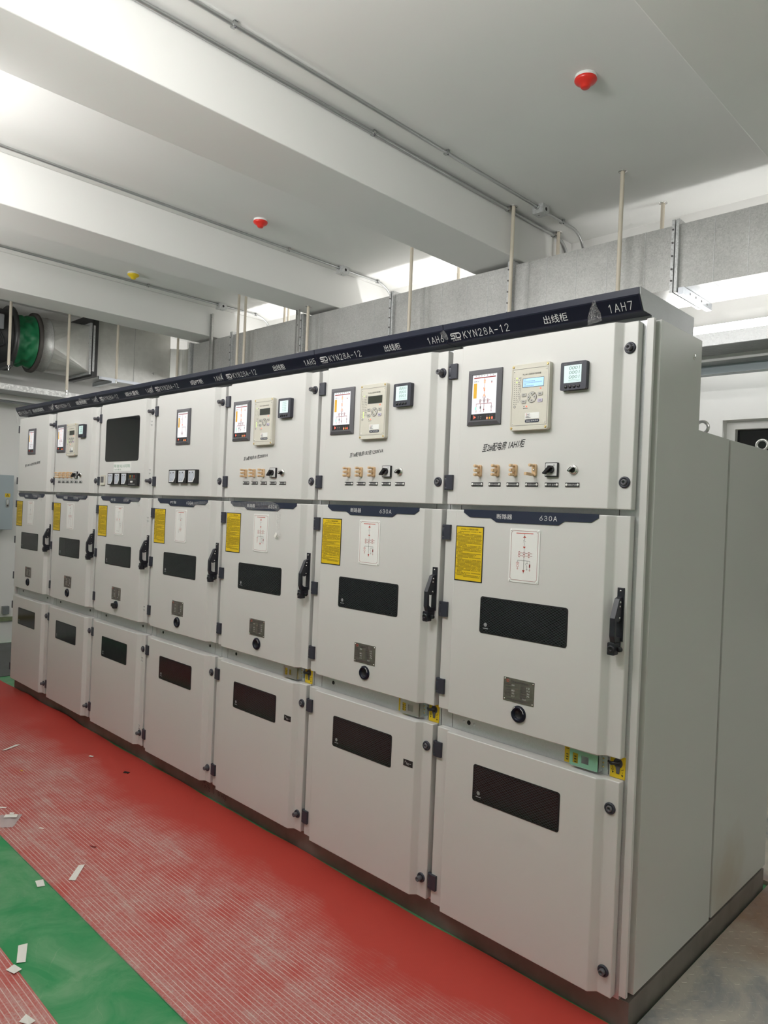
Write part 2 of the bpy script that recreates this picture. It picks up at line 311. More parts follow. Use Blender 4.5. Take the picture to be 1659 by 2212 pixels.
class MB:
    def __init__(s): s.v = []; s.f = []; s.m = []; s.sm = []; s.mats = []
    def mi(s, m):
        if m not in s.mats: s.mats.append(m)
        return s.mats.index(m)
    def add(s, vs, fs, m, smooth=False):
        o = len(s.v); s.v += [tuple(v) for v in vs]; k = s.mi(m)
        for fc in fs: s.f.append(tuple(i+o for i in fc)); s.m.append(k); s.sm.append(smooth)
        return s
    def box(s, x0, x1, y0, y1, z0, z1, m):
        vs = [(x0, y0, z0), (x1, y0, z0), (x1, y1, z0), (x0, y1, z0), (x0, y0, z1), (x1, y0, z1), (x1, y1, z1), (x0, y1, z1)]
        return s.add(vs, [(0, 3, 2, 1), (4, 5, 6, 7), (0, 1, 5, 4), (1, 2, 6, 5), (2, 3, 7, 6), (3, 0, 4, 7)], m)
    def prism(s, poly, ax, lo, hi, m, caps=True, smooth=False):
        # poly ccw; ax 'x': (y,z)  'y': (x,z)  'z': (x,y)
        mk = {'x': lambda a, b, t: (t, a, b), 'y': lambda a, b, t: (a, t, b), 'z': lambda a, b, t: (a, b, t)}[ax]
        ar = sum(poly[i][0]*poly[(i+1) % len(poly)][1]-poly[(i+1) % len(poly)][0]*poly[i][1] for i in range(len(poly)))
        if ar < 0: poly = poly[::-1]
        n = len(poly); vs = [mk(a, b, lo) for a, b in poly]+[mk(a, b, hi) for a, b in poly]
        fl = ax == 'y'
        sd = [(i, (i+1) % n, n+(i+1) % n, n+i) for i in range(n)]
        cp = [tuple(range(n))[::-1], tuple(range(n, 2*n))]
        if fl: sd = [q[::-1] for q in sd]; cp = [q[::-1] for q in cp]
        s.add(vs, sd, m, smooth)
        if caps: s.add(vs, cp, m)
        return s
    def tube(s, pts, r, m, n=12, caps=True):
        P = [Vector(p) for p in pts]; rs = r if isinstance(r, (list, tuple)) else [r]*len(P)
        vs = []; prev = None
        for i, p in enumerate(P):
            t = ((P[min(i+1, len(P)-1)]-p).normalized()+(p-P[max(i-1, 0)]).normalized())
            if t.length < 1e-9: t = (P[min(i+1, len(P)-1)]-P[max(i-1, 0)])
            t.normalize()
            if prev is None: a = t.orthogonal().normalized()
            else: a = (prev-t*prev.dot(t)).normalized()
            prev = a; b = t.cross(a)
            for k in range(n):
                q = 2*PI*k/n; vs.append(p+(a*math.cos(q)+b*math.sin(q))*rs[i])
        fs = [(i*n+k, i*n+(k+1) % n, (i+1)*n+(k+1) % n, (i+1)*n+k) for i in range(len(P)-1) for k in range(n)]
        s.add(vs, fs, m, True)
        if caps: s.add(vs, [tuple(range(n))[::-1], tuple(range((len(P)-1)*n, len(P)*n))], m)
        return s
    def lathe(s, c, axis, prof, m, n=24):
        # prof: (distance along axis, radius)
        t = Vector(axis).normalized(); a = t.orthogonal().normalized(); b = t.cross(a); c = Vector(c)
        vs = []
        for h, r in prof:
            for k in range(n):
                q = 2*PI*k/n; vs.append(c+t*h+(a*math.cos(q)+b*math.sin(q))*max(r, 1e-5))
        fs = [(i*n+k, i*n+(k+1) % n, (i+1)*n+(k+1) % n, (i+1)*n+k) for i in range(len(prof)-1) for k in range(n)]
        return s.add(vs, fs, m, True)
    # flat marks on a front face: y is the plane
    def quad(s, x0, x1, z0, z1, y, m): return s.add([(x0, y, z0), (x1, y, z0), (x1, y, z1), (x0, y, z1)], [(0, 1, 2, 3)], m)
    def poly(s, pts, y, m):
        ar = sum(pts[i][0]*pts[(i+1) % len(pts)][1]-pts[(i+1) % len(pts)][0]*pts[i][1] for i in range(len(pts)))
        if ar < 0: pts = pts[::-1]
        return s.add([(a, y, b) for a, b in pts], [tuple(range(len(pts)))], m)
    def seg(s, x0, z0, x1, z1, w, y, m):
        d = math.hypot(x1-x0, z1-z0) or 1; nx, nz = -(z1-z0)/d*w/2, (x1-x0)/d*w/2
        return s.poly([(x0-nx, z0-nz), (x1-nx, z1-nz), (x1+nx, z1+nz), (x0+nx, z0+nz)], y, m)
    def path(s, pts, w, y, m):
        for a, b in zip(pts, pts[1:]): s.seg(a[0], a[1], b[0], b[1], w, y, m)
        return s
    def ring(s, cx, cz, r, w, y, m, n=20):
        a = circ(cx, cz, r+w/2, n); b = circ(cx, cz, r-w/2, n)
        return s.add([(p, y, q) for p, q in a+b], [(i, (i+1) % n, n+(i+1) % n, n+i) for i in range(n)], m)
    def text(s, body, x0, x1, z0, z1, y, m, mp=None, slant=0, rise=0, bold=0):
        vs, fs = glyphs(body, bold); mp = mp or (lambda a, b: (a, y, b))
        return s.add([mp(x0+(x1-x0)*u+slant*(v-.5)*(z1-z0), z0+(z1-z0)*v+rise*(u-.5)) for u, v in vs], fs, m)
    # plain stroked capitals and figures, as on the enamel signs
    def stext(s, body, x0, x1, z0, z1, y, m, mp=None, wd=.70, w=.0021):
        n = len(body); p = (x1-x0)/(n-1+wd); cw = p*wd; h = z1-z0; mp = mp or (lambda a, b: (a, y, b))
        for i, ch in enumerate(body):
            for ln in STROKES[ch]:
                pts = [(x0+i*p+u*cw, z0+w/2+v*(h-w)) for u, v in ln]
                for k, (a, c) in enumerate(zip(pts, pts[1:])):
                    d = math.hypot(c[0]-a[0], c[1]-a[1]) or 1; ex, ez = (c[0]-a[0])/d*w/2, (c[1]-a[1])/d*w/2
                    e0, e1 = (.5 if k else 1), (.5 if k < len(pts)-2 else 1)
                    q = [(a[0]-ex*e0+ez, a[1]-ez*e0-ex), (c[0]+ex*e1+ez, c[1]+ez*e1-ex), (c[0]+ex*e1-ez, c[1]+ez*e1+ex), (a[0]-ex*e0-ez, a[1]-ez*e0+ex)]
                    s.add([mp(*t) for t in q], [(0, 1, 2, 3)], m)
        return s
    def mesh(s, name, bevel=0, seg=2):
        me = bpy.data.meshes.new(name); me.from_pydata(s.v, [], s.f)
        for m in s.mats: me.materials.append(M[m])
        for p, k, sm in zip(me.polygons, s.m, s.sm): p.material_index = k; p.use_smooth = sm
        me.update()
        if bevel:
            bm = bmesh.new(); bm.from_mesh(me); bmesh.ops.remove_doubles(bm, verts=bm.verts, dist=1e-6)
            ed = [e for e in bm.edges if len(e.link_faces) == 2 and e.calc_face_angle(0) > .5]
            bmesh.ops.bevel(bm, geom=ed, offset=bevel, segments=seg, profile=.5, affect='EDGES', clamp_overlap=True)
            bm.to_mesh(me); bm.free()
        return me
    def obj(s, name, parent=None, bevel=0, seg=2, loc=None):
        return put(s.mesh(name, bevel, seg), name, parent, loc)
def put(me, name, parent=None, loc=None):
    o = bpy.data.objects.new(name, me); COL.objects.link(o)
    if parent: o.parent = parent
    if loc: o.location = loc
    return o
def tag(o, label, cat, group=None, kind=None):
    o['label'] = label; o['category'] = cat
    if group: o['group'] = group
    if kind: o['kind'] = kind
    return o
def thing(name, loc, label, cat, group=None):
    o = bpy.data.objects.new(name, None); COL.objects.link(o); o.location = loc; o.empty_display_size = .1
    return tag(o, label, cat, group)
def struct(o): o['kind'] = 'structure'; return o
def lab(o, t): o['label'] = t; return o
CACHE = {}
def cached(key, fn):
    if key not in CACHE: CACHE[key] = fn()
    return CACHE[key]

# ------------------------------------------------------------------ room shell
H = 3.75; BZ = 3.425; FZ = -.09; LW, RW, BW, FW = -2.13, 11.0, 2.8, -5.5
struct(MB().box(LW-.2, RW+.2, FW-.2, BW+.2, FZ-.2, FZ, 'floor').obj('floor'))
struct(MB().box(LW-.2, RW+.2, FW-.2, BW+.2, H, H+.2, 'ceil').obj('ceiling'))
struct(MB().box(LW-.2, LW, FW, BW, FZ, H, 'wall').obj('wall_left'))
struct(MB().box(RW, RW+.2, FW, BW, FZ, H, 'wall').obj('wall_right'))
struct(MB().box(LW-.2, RW+.2, FW-.2, FW, FZ, H, 'wall').obj('wall_front'))
wx0, wx1, wz0, wz1 = 4.866, 6.4, .9, 2.289
bw = MB()
bw.box(LW-.2, wx0, BW, BW+.2, FZ, H, 'wall').box(wx1, RW+.2, BW, BW+.2, FZ, H, 'wall')
bw.box(wx0, wx1, BW, BW+.2, FZ, wz0, 'wall').box(wx0, wx1, BW, BW+.2, wz1, H, 'wall')
struct(bw.obj('wall_back'))
w1 = struct(MB().box(wx0, wx1, BW+.13, BW+.15, wz0, wz1, 'glass_dark').obj('window_1'))
fr = MB(); fw = .055
fr.box(wx0, wx0+fw, BW+.08, BW+.13, wz0, wz1, 'wall').box(wx1-fw, wx1, BW+.08, BW+.13, wz0, wz1, 'wall')
fr.box(wx0+fw, wx1-fw, BW+.08, BW+.13, wz1-fw, wz1, 'wall').box(wx0+fw, wx1-fw, BW+.08, BW+.13, wz0, wz0+fw, 'wall')
fr.obj('window_frame', w1)
struct(MB().box(3.22, 3.665, FW, BW, BZ, H, 'ceil').obj('trim_1', bevel=.006))
struct(MB().box(1.265, 1.675, FW, BW, BZ, H, 'ceil').obj('trim_2', bevel=.006))
struct(MB().box(-.74, -.345, FW, BW, BZ, H, 'ceil').obj('trim_3', bevel=.006))
struct(MB().box(5.445, 5.9, FW, BW, BZ, H, 'ceil').obj('trim_4', bevel=.006))
kb = MB().box(LW, LW+.03, FW, BW, FZ, .16, 'wall').box(LW, LW+.06, FW, .56, .16, .2, 'kerb_y').box(LW, LW+.06, .56, BW, .16, .2, 'kerb')
struct(kb.obj('baseboard_left'))

# ------------------------------------------------------------------ cabinet sub-part meshes (shared)
MY = -.025                                              # front of the raised door panel
def hinge_mesh(): 
    b = MB(); b.box(.010, .0405, -.011, .0005, -.03, .03, 'hinge')
    for z0, z1 in ((-.03, -.0185), (-.0175, .0175), (.0185, .03)):
        b.prism(circ(.004, .0, .0095, 14), 'z', z0, z1, 'hinge', smooth=True)
        b.box(.004, .012, -.0085, .004, z0, z1, 'hinge')
    return b.mesh('hinge', .0015)
def lock_mesh(out):
    b = MB(); L = out
    b.lathe((0, 0, 0), (0, -1, 0), [(-.001, .0195), (.003, .0195), (.006, .0175), (.0065, .013), (.004, .012)], 'hinge')
    b.lathe((0, 0, 0), (0, -1, 0), [(.003, .0105), (L-.002, .0105), (L, .009), (L, .0052), (L-.008, .0048), (L-.008, .0001)], 'bezel', 20)
    return b.mesh('lock')
def handle_mesh():
    b = MB()
    b.box(.753, .777, -.005, .001, 1.192, 1.368, 'handle')
    b.prism([(-.004, 1.339), (-.024, 1.333), (-.052, 1.271), (-.040, 1.262), (-.030, 1.256), (-.012, 1.262), (-.004, 1.275)], 'x', .754, .772, 'handle')
    b.prism([(-.052, 1.271), (-.040, 1.262), (-.038, 1.215), (-.028, 1.206), (-.012, 1.205), (-.004, 1.205), (-.004, 1.192), (-.044, 1.192), (-.052, 1.212)], 'x', .754, .772, 'handle')
    b.prism(rrect(.746, .772, 1.150, 1.191, .004, 3), 'y', -.047, -.020, 'handle')
    b.box(.756, .770, -.022, 0, 1.165, 1.191, 'handle')
    b.lathe((.760, -.046, 1.170), (0, -1, 0), [(0, .0125), (.004, .0125), (.006, .010), (.006, .005), (.003, .004), (.003, .0001)], 'black')
    b.lathe((.779, -.024, 1.169), (0, -1, 0), [(-.006, .0001), (-.006, .008), (.006, .008), (.006, .0001)], 'black', 16)
    me = b.mesh('handle', .0012)
    return me
SCREWS = (((.7645, -.005, 1.358), (0, -1, 0)), ((.7722, -.018, 1.322), (1, 0, 0)), ((.7722, -.020, 1.308), (1, 0, 0)), ((.7722, -.02, 1.27), (1, 0, 0)))
def screw_mesh(ax): return MB().lathe((0, 0, 0), ax, [(0, .0034), (.0015, .0030), (.002, .0001)], 'steel', 10).mesh('handle_screw')
def window_mesh(x0, x1, z0, z1, r, m, logo):
    b = MB(); b.prism(rrect(x0, x1, z0, z1, r), 'y', MY-.0015, MY+.004, 'rubber')
    b.poly(rrect(x0+.004, x1-.004, z0+.004, z1-.004, r), MY-.0019, m)
    if logo:
        cx, cz = x0+.028, z0+.033
        b.poly(circ(cx, cz, .0072, 18), MY-.0023, 'grey_mark'); b.ring(cx, cz, .0042, .0016, MY-.0026, 'bezel', 14)
        b.quad(cx-.011, cx+.012, cz-.0150, cz-.0125, MY-.0023, 'grey_mark')
    return b.mesh('viewing_window')
def nameplate_mesh(t1, t2):
    b = MB()
    b.prism([(.120, 1.606), (.687, 1.606), (.687, 1.593), (.660, 1.577), (.560, 1.577), (.536, 1.562), (.274, 1.562), (.247, 1.577), (.149, 1.577), (.120, 1.594)], 'y', MY-.003, MY+.001, 'navy')
    n1 = .276 if len(t1) < 4 else .27
    b.text(t1, n1, .344, 1.575, 1.594, MY-.0034, 'letter'); b.stext(t2, .452 if len(t2) > 4 else .460, .530, 1.5755, 1.5935, MY-.0034, 'letter')
    return b.mesh('nameplate')
def yellow_mesh():
    rnd = random.Random(3); b = MB()
    x0, x1, z0, z1 = .0845, .218, 1.3285, 1.542
    b.box(x0, x1, MY-.0012, MY+.0005, z0, z1, 'ink'); b.quad(x0+.004, x1-.004, z0+.004, z1-.004, MY-.0015, 'yellow')
    y = MY-.0018
    b.text('KYN28A-12 中置柜操作规程', .110, .192, 1.526, 1.533, y, 'ink')
    z = 1.519
    for k in range(36):
        head = k in (1, 16, 31); a = .090+(.006 if rnd.random() < .4 else 0)+(.008 if k == 0 else 0)
        e = (.120 if head else .208) if rnd.random() < .85 or head else rnd.uniform(.12, .2)
        if k == 35: a = .125; e = .206
        x = a
        while x < e:
            w = rnd.uniform(.0022, .0034)
            if rnd.random() < .93:
                b.quad(x, x+w*.86, z, z+.0011, y, 'ink'); b.quad(x+.0003, x+w*.7, z+.0018, z+.0027, y, 'ink'); b.quad(x+w*.35, x+w*.55, z, z+.0027, y, 'ink')
            x += w+.0003
        z -= .0049 if not head else .0055
    return b.mesh('instruction_label')
def sym_ground(b, x, z, y, m, k=1):
    for i, w in enumerate((.007, .0045, .002)): b.seg(x-w*k/2, z-i*.0022*k, x+w*k/2, z-i*.0022*k, .0009*k, y, m)
def diagram_mesh(kind):
    b = MB(); x0, x1, z0, z1 = .337, .4655, 1.3485, 1.5435
    b.prism(rrect(x0, x1, z0, z1, .005, 3), 'y', MY-.0022, MY+.0005, 'white'); y = MY-.0026
    i = .008; n = .006
    P = []
    for cx, cz, sx, sz in ((x0+i, z1-i, 1, -1), (x1-i, z1-i, -1, -1), (x1-i, z0+i, -1, 1), (x0+i, z0+i, 1, 1)):
        q = [(cx, cz+sz*n), (cx+sx*n*.7, cz+sz*n*.7), (cx+sx*n, cz)]
        P += q if (sx, sz) in ((1, -1), (-1, 1)) else q[::-1]
    b.path(P+[P[0]], .0011, y, 'dark_red')
    for cx, cz in ((x0+.0065, z1-.0065), (x1-.0065, z1-.0065), (x0+.0065, z0+.0065), (x1-.0065, z0+.0065)):
        b.lathe((cx, MY-.002, cz), (0, -1, 0), [(0, .0038), (.0015, .003), (.002, .0001)], 'white', 12)
    X = lambda u: x0+(x1-x0)*u
    Z = lambda v: z1-(z1-z0)*v
    w = .0011
    def L(u0, v0, u1, v1, m='grey_ink', ww=w): b.seg(X(u0), Z(v0), X(u1), Z(v1), ww, y, m)
    def CT(u, v):
        for q in (0, .05):
            b.ring(X(u), Z(v+q), .0045, .001, y, 'red_ink', 14); L(u+.05, v+q, u+.11, v+q, 'dark_red')
        L(u, v-.03, u, v+.085, 'dark_red')
    if kind == 'feeder':
        L(.22, .085, .78, .085, 'red_ink', .0026); L(.5, .085, .5, .2)
        b.poly([(X(.44), Z(.165)), (X(.56), Z(.165)), (X(.5), Z(.13))], y, 'red_ink')
        L(.5, .165, .5, .215); L(.46, .215, .54, .235); L(.47, .235, .5, .27); L(.5, .27, .5, .7); b.poly([(X(.45), Z(.33)), (X(.55), Z(.33)), (X(.5), Z(.365))], y, 'red_ink')
        for u in (.34, .5, .66): CT(u, .45)
        L(.3, .59, .7, .59); L(.5, .59, .5, .83); b.poly([(X(.46), Z(.765)), (X(.54), Z(.765)), (X(.5), Z(.82))], y, 'red_ink')
        L(.3, .59, .3, .63); L(.25, .63, .35, .63, 'red_ink'); L(.25, .645, .35, .645, 'red_ink'); b.ring(X(.3), Z(.69), .0045, .001, y, 'red_ink', 14)
        L(.3, .715, .3, .74); sym_ground(b, X(.3), Z(.74), y, 'red_ink')
        L(.61, .59, .61, .64); L(.57, .64, .65, .64); L(.56, .645, .61, .69); L(.61, .69, .61, .74); sym_ground(b, X(.61), Z(.74), y, 'grey_ink')
        L(.7, .59, .7, .75); b.quad(X(.68), X(.72), Z(.71), Z(.65), y, 'dark_red'); sym_ground(b, X(.7), Z(.755), y, 'red_ink')
    elif kind == 'iso':
        L(.25, .085, .75, .085, 'red_ink', .0026); L(.5, .085, .5, .55)
        b.poly([(X(.45), Z(.36)), (X(.55), Z(.36)), (X(.5), Z(.395))], y, 'grey_ink')
        L(.3, .55, .72, .55, 'dark_red'); L(.3, .55, .3, .76, 'dark_red'); L(.5, .55, .5, .8, 'dark_red'); L(.72, .55, .72, .76, 'dark_red')
        b.ring(X(.3), Z(.7), .0045, .001, y, 'red_ink', 14); sym_ground(b, X(.3), Z(.77), y, 'red_ink'); sym_ground(b, X(.72), Z(.77), y, 'red_ink')
    elif kind == 'incoming':
        L(.25, .085, .55, .085, 'red_ink', .0026); L(.5, .085, .5, .44)
        for v in (.2, .38): b.poly([(X(.45), Z(v)), (X(.55), Z(v)), (X(.5), Z(v-.03))], y, 'grey_ink')
        for u in (.34, .5, .66): CT(u, .47)
        L(.34, .6, .62, .6, 'dark_red'); L(.34, .6, .34, .78, 'dark_red'); L(.62, .6, .62, .88); L(.62, .88, .82, .88)
    elif kind == 'meter':
        L(.45, .085, .75, .085, 'red_ink', .0026); L(.6, .085, .6, .2, 'red_ink'); L(.42, .2, .6, .2); L(.42, .2, .42, .44); L(.6, .2, .6, .4)
        for u in (.3, .58):
            for q in (.44, .49): b.ring(X(u), Z(q), .0055, .001, y, 'red_ink', 14)
        L(.58, .56, .58, .86); L(.58, .6, .76, .6); L(.76, .6, .76, .74); L(.3, .86, .58, .86); L(.66, .66, .76, .68)
    else:
        L(.28, .085, .78, .085, 'red_ink', .0026); L(.5, .085, .5, .55); L(.36, .16, .5, .16); L(.36, .16, .36, .32); L(.5, .26, .62, .26); L(.62, .26, .62, .5)
        b.poly([(X(.45), Z(.33)), (X(.55), Z(.33)), (X(.5), Z(.3))], y, 'red_ink')
        for du, dv in ((-.05, 0), (.05, 0), (0, .04)): b.ring(X(.5+du), Z(.59+dv), .006, .001, y, 'red_ink', 14)
        L(.36, .62, .44, .62); L(.36, .62, .36, .68); sym_ground(b, X(.36), Z(.685), y, 'grey_ink')
    return b.mesh('circuit_diagram_plate')
def rating_mesh(peel):
    rnd = random.Random(11+peel); b = MB(); x0, x1, z0, z1 = .336, .467, .913, .9985
    b.box(x0, x1, MY-.0013, MY+.0005, z0, z1, 'plate'); y = MY-.0017
    for cx, cz in ((x0+.006, z1-.006), (x1-.006, z1-.006), (x0+.006, z0+.006), (x1-.006, z0+.006)):
        b.lathe((cx, MY-.0012, cz), (0, -1, 0), [(0, .0028), (.0013, .002), (.0016, .0001)], 'steel', 10)
    b.text('SD', x0+.012, x0+.024, z1-.016, z1-.006, y, 'red_ink')
    for c in range(8): b.quad(x0+.034+c*.0098, x0+.041+c*.0098, z1-.0155, z1-.0085, y, 'plate_ink')
    for r in range(5):
        zz = z1-.027-r*.0098
        for xx, k in ((x0+.008, 4), (x0+.073, 4)):
            for c in range(k): b.quad(xx+c*.0062, xx+c*.0062+.005, zz, zz+.0052, y, 'plate_ink')
        for xx in (x0+.036, x0+.1):
            if rnd.random() < .75: b.text(['630', '12', '50', '31.5', '80', '4s', '42', '75', '2.1', '17'][(r*2+int(xx > x0+.05)) % 10], xx, xx+.012, zz, zz+.0052, y, 'letter')
    b.text('2024', x0+.083, x0+.098, z0+.016, z0+.0215, y, 'letter')
    for c in range(9): b.quad(x0+.018+c*.0098, x0+.0255+c*.0098, z0+.006, z0+.0125, y, 'plate_ink')
    return b.mesh('rating_plate')
def port_mesh():
    b = MB()
    b.lathe((.406, MY, .8745), (0, -1, 0), [(0, .0305), (.006, .030), (.010, .026), (.010, .021), (.0045, .0165), (.003, .0158)], 'navy_film', 32)
    b.lathe((.406, MY, .8745), (0, -1, 0), [(.0035, .0162), (.0022, .0155), (.0020, .0001)], 'rubber', 32)  # black disc on the door stands in for the shade inside the hole
    for a0, a1 in ((115, 165), (15, 65)):
        pts = [(.406+.0262*math.cos(math.radians(a)), .8745+.0262*math.sin(math.radians(a))) for a in range(a0, a1+1, 10)]
        b.path(pts, .002, MY-.0104, 'letter')
    return b.mesh('shaft_port')
def knob_port_mesh():
    b = MB()
    b.lathe((.406, MY, .882), (0, -1, 0), [(0, .026), (.006, .026), (.008, .023), (.008, .0001)], 'navy_film', 28)
    b.prism([(.372, .888), (.372, .868), (.388, .868), (.395, .858), (.418, .858), (.424, .868), (.437, .868), (.437, .888), (.418, .893), (.392, .893)], 'y', MY-.022, MY-.006, 'black')
    return b.mesh('shaft_port', .002)
def link_mesh(open_):
    b = MB()
    b.prism(rrect(-.007, .010, -.022, .022, .006, 3), 'y', MY-.010, MY+.001, 'tan')
    for z in (-.0165, .0165):
        b.lathe((.001, MY-.009, z), (0, -1, 0), [(0, .0048), (.006, .0048), (.006, .0038), (.014, .0036), (.014, .0056), (.028, .0056), (.030, .0046), (.030, .0001)], 'tan', 14)
    b.lathe((.003, MY-.010, 0), (0, -1, 0), [(0, .004), (.003, .0036), (.004, .0001)], 'steel', 12)
    if open_: b.box(-.004, .006, MY-.062, MY-.034, -.0205, -.0105, 'tan')
    else:
        b.box(-.006, .006, MY-.028, MY-.014, -.006, .006, 'tan'); b.box(-.0045, .0045, MY-.036, MY-.028, -.0045, .0045, 'tan')
    return b.mesh('test_link', .0008)
def rotary_mesh():
    b = MB(); b.prism(rrect(-.025, .025, -.025, .025, .002, 2), 'y', MY-.010, MY+.001, 'black'); b.quad(-.0225, .0225, -.0215, .0225, MY-.0104, 'letter')
    b.text('分', -.018, -.012, .010, .017, MY-.0108, 'ink'); b.text('合', .008, .014, .012, .019, MY-.0108, 'ink')
    b.lathe((0, MY-.010, 0), (0, -1, 0), [(0, .013), (.012, .012), (.014, .010), (.014, .0001)], 'black', 20)
    pts = [(-.022, -.013), (-.018, -.017), (.012, .006), (.010, .013), (.002, .013)]
    b.prism(pts, 'y', MY-.034, MY-.014, 'black')
    return b.mesh('rotary_switch', .0012)
def key_mesh():
    b = MB(); b.lathe((0, MY, 0), (0, -1, 0), [(0, .0175), (.005, .0175), (.008, .015), (.008, .0125)], 'steel', 26)
    b.lathe((0, MY, 0), (0, -1, 0), [(.007, .0128), (.009, .012), (.009, .0001)], 'black', 20)
    b.prism([(-.013, -.0035), (-.009, -.009), (.009, .006), (.005, .010), (-.002, .008)], 'y', MY-.024, MY-.008, 'black'); b.seg(-.006, -.003, .004, .006, .002, MY-.0244, 'white')
    return b.mesh('selector_knob', .001)
def tag_mesh(t):
    b = MB(); b.box(-.0265, .0265, MY-.0025, MY+.0005, -.0075, .0075, 'ink')
    for x in (-.0215, .0215): b.lathe((x, MY-.0025, 0), (0, -1, 0), [(0, .0044), (.0014, .004), (.0018, .0001)], 'white', 12)
    b.text(t, -.0155, .0155, -.0032, .0032, MY-.0029, 'letter')
    return b.mesh('engraved_tag')
def mimic_mesh(kind):
    b = MB(); x0, x1, z0, z1 = 0, .156, 0, .212; w = .013
    o = [(x0, z0), (x1, z0), (x1, z1), (x0, z1)]; q = [(x0+w, z0+w), (x1-w, z0+w), (x1-w, z1-w), (x0+w, z1-w)]; p = [(x0+.0215, z0+.0185), (x1-.0185, z0+.0185), (x1-.0185, z1-.0185), (x0+.0215, z1-.0185)]
    ya, yb, yc = MY+.0005, MY-.0125, MY-.0085
    V = [(a, ya, c) for a, c in o]+[(a, MY-.006, c) for a, c in o]+[(a, yb, c) for a, c in q]+[(a, yb, c) for a, c in p]+[(a, yc, c) for a, c in p]
    F = []
    for k in range(4):
        for i in range(4): F.append((k*4+i, k*4+(i+1) % 4, k*4+4+(i+1) % 4, k*4+4+i))
    b.add(V, F, 'bezel')
    sx0, sx1, sz0, sz1 = x0+.0215, x1-.0185, z0+.0185, z1-.0185
    zm = sz0+.0245
    b.quad(sx0, sx1, zm, sz1, yc, 'scr_white'); b.quad(sx0, sx1, sz0, zm, yc, 'ink')
    y = yc-.0004; X = lambda u: sx0+(sx1-sx0)*u
    Z = lambda v: sz1-(sz1-zm)*v
    def L(u0, v0, u1, v1, m='dark_red', ww=.0014): b.seg(X(u0), Z(v0), X(u1), Z(v1), ww, y, m)
    for i, ch in enumerate('开关状态显示仪'): b.text(ch, X(.12+i*.115), X(.12+i*.115)+.005, Z(.058), Z(.022), y, 'ink')
    L(.06, .085, .94, .085, 'dark_red', .0038)
    b.text('10KV', X(.06), X(.27), Z(.19), Z(.155), y, 'ink'); b.quad(X(.06), X(.19), Z(.60), Z(.22), y, 'amber')
    b.quad(X(.76), X(.80), Z(.235), Z(.215), y, 'red_ink'); b.quad(X(.76), X(.80), Z(.21), Z(.19), y, 'ink')
    if kind in ('feeder', 'iso', 'incoming'):
        c = .5; L(c, .09, c, .62)
        b.poly([(X(c)-.005, Z(.17)), (X(c)+.005, Z(.17)), (X(c), Z(.115))], y, 'dark_red')
        spots = ((.14, .24), (.34, .44), (.50, .57)) if kind != 'iso' else ((.12, .2), (.5, .57))
        for v0, v1 in spots: b.poly(rrect(X(c)-.0036, X(c)+.0036, Z(v1), Z(v0), .0024, 3), y-.0003, 'led_orange')
        b.seg(X(c)-.005, Z(.34), X(c)+.001, Z(.44), .0016, y-.0004, 'dark_red'); b.ring(X(c), Z(.575), .006, .0014, y, 'dark_red', 16)
        if kind != 'iso':
            for u in (.34, .5, .65):
                for v in (.655, .695): b.ring(X(u), Z(v), .0032, .0011, y, 'dark_red', 12)
                L(u, .63, u, .74); L(u+.04, .66, u+.1, .66)
        L(c, .62, c, .96, 'dark_red', .0018)
        L(.19, .745, .80, .745, 'dark_red', .0018)
        for u in (.19, .36, .80): L(u, .745, u, .93); sym_ground(b, X(u), Z(.935), y, 'dark_red', .9)
        b.quad(X(.335), X(.385), Z(.87), Z(.81), y, 'grey_ink'); b.ring(X(.80), Z(.84), .0032, .0011, y, 'grey_ink', 12); b.poly([(X(c)-.004, Z(.88)), (X(c)+.004, Z(.88)), (X(c), Z(.92))], y, 'dark_red')
        if kind == 'feeder': b.poly(rrect(X(.14), X(.20), Z(.90), Z(.82), .002, 3), y-.0004, 'led_green')
    else:
        L(.47, .09, .47, .8); L(.30, .28, .47, .28); L(.30, .28, .30, .46); L(.47, .6, .8, .6); L(.8, .6, .8, .78)
        b.poly(circ(X(.47), Z(.51), .0045, 14), y-.0003, 'led_red')
        for du, dz in ((-.004, 0), (.004, 0), (0, -.006)): b.ring(X(.47)+du, Z(.83)+dz, .0055, .0012, y, 'dark_red', 14)
    zb = lambda v: sz0+(zm-sz0)*v
    b.poly([(X(.16), zb(.5)), (X(.10), zb(.8)), (X(.10), zb(.2))], y, 'led_red')
    b.poly(circ(X(.16), zb(.5), .0028, 12), y-.0002, 'led_red')
    for u in (.27, .37): b.quad(X(u), X(u)+.006, zb(.45), zb(.6), y, 'grey_ink'); b.quad(X(u), X(u)+.004, zb(.2), zb(.3), y, 'grey_ink')
    for u, m in ((.62, 'led_orange'), (.72, 'amber'), (.82, 'led_red')):
        b.quad(X(u), X(u)+.0062, zb(.1), zb(.45), y, m if kind != 'iso' else 'dark_red'); b.quad(X(u)+.001, X(u)+.005, zb(.62), zb(.72), y, 'grey_ink')
    return b.mesh('switch_status_display')
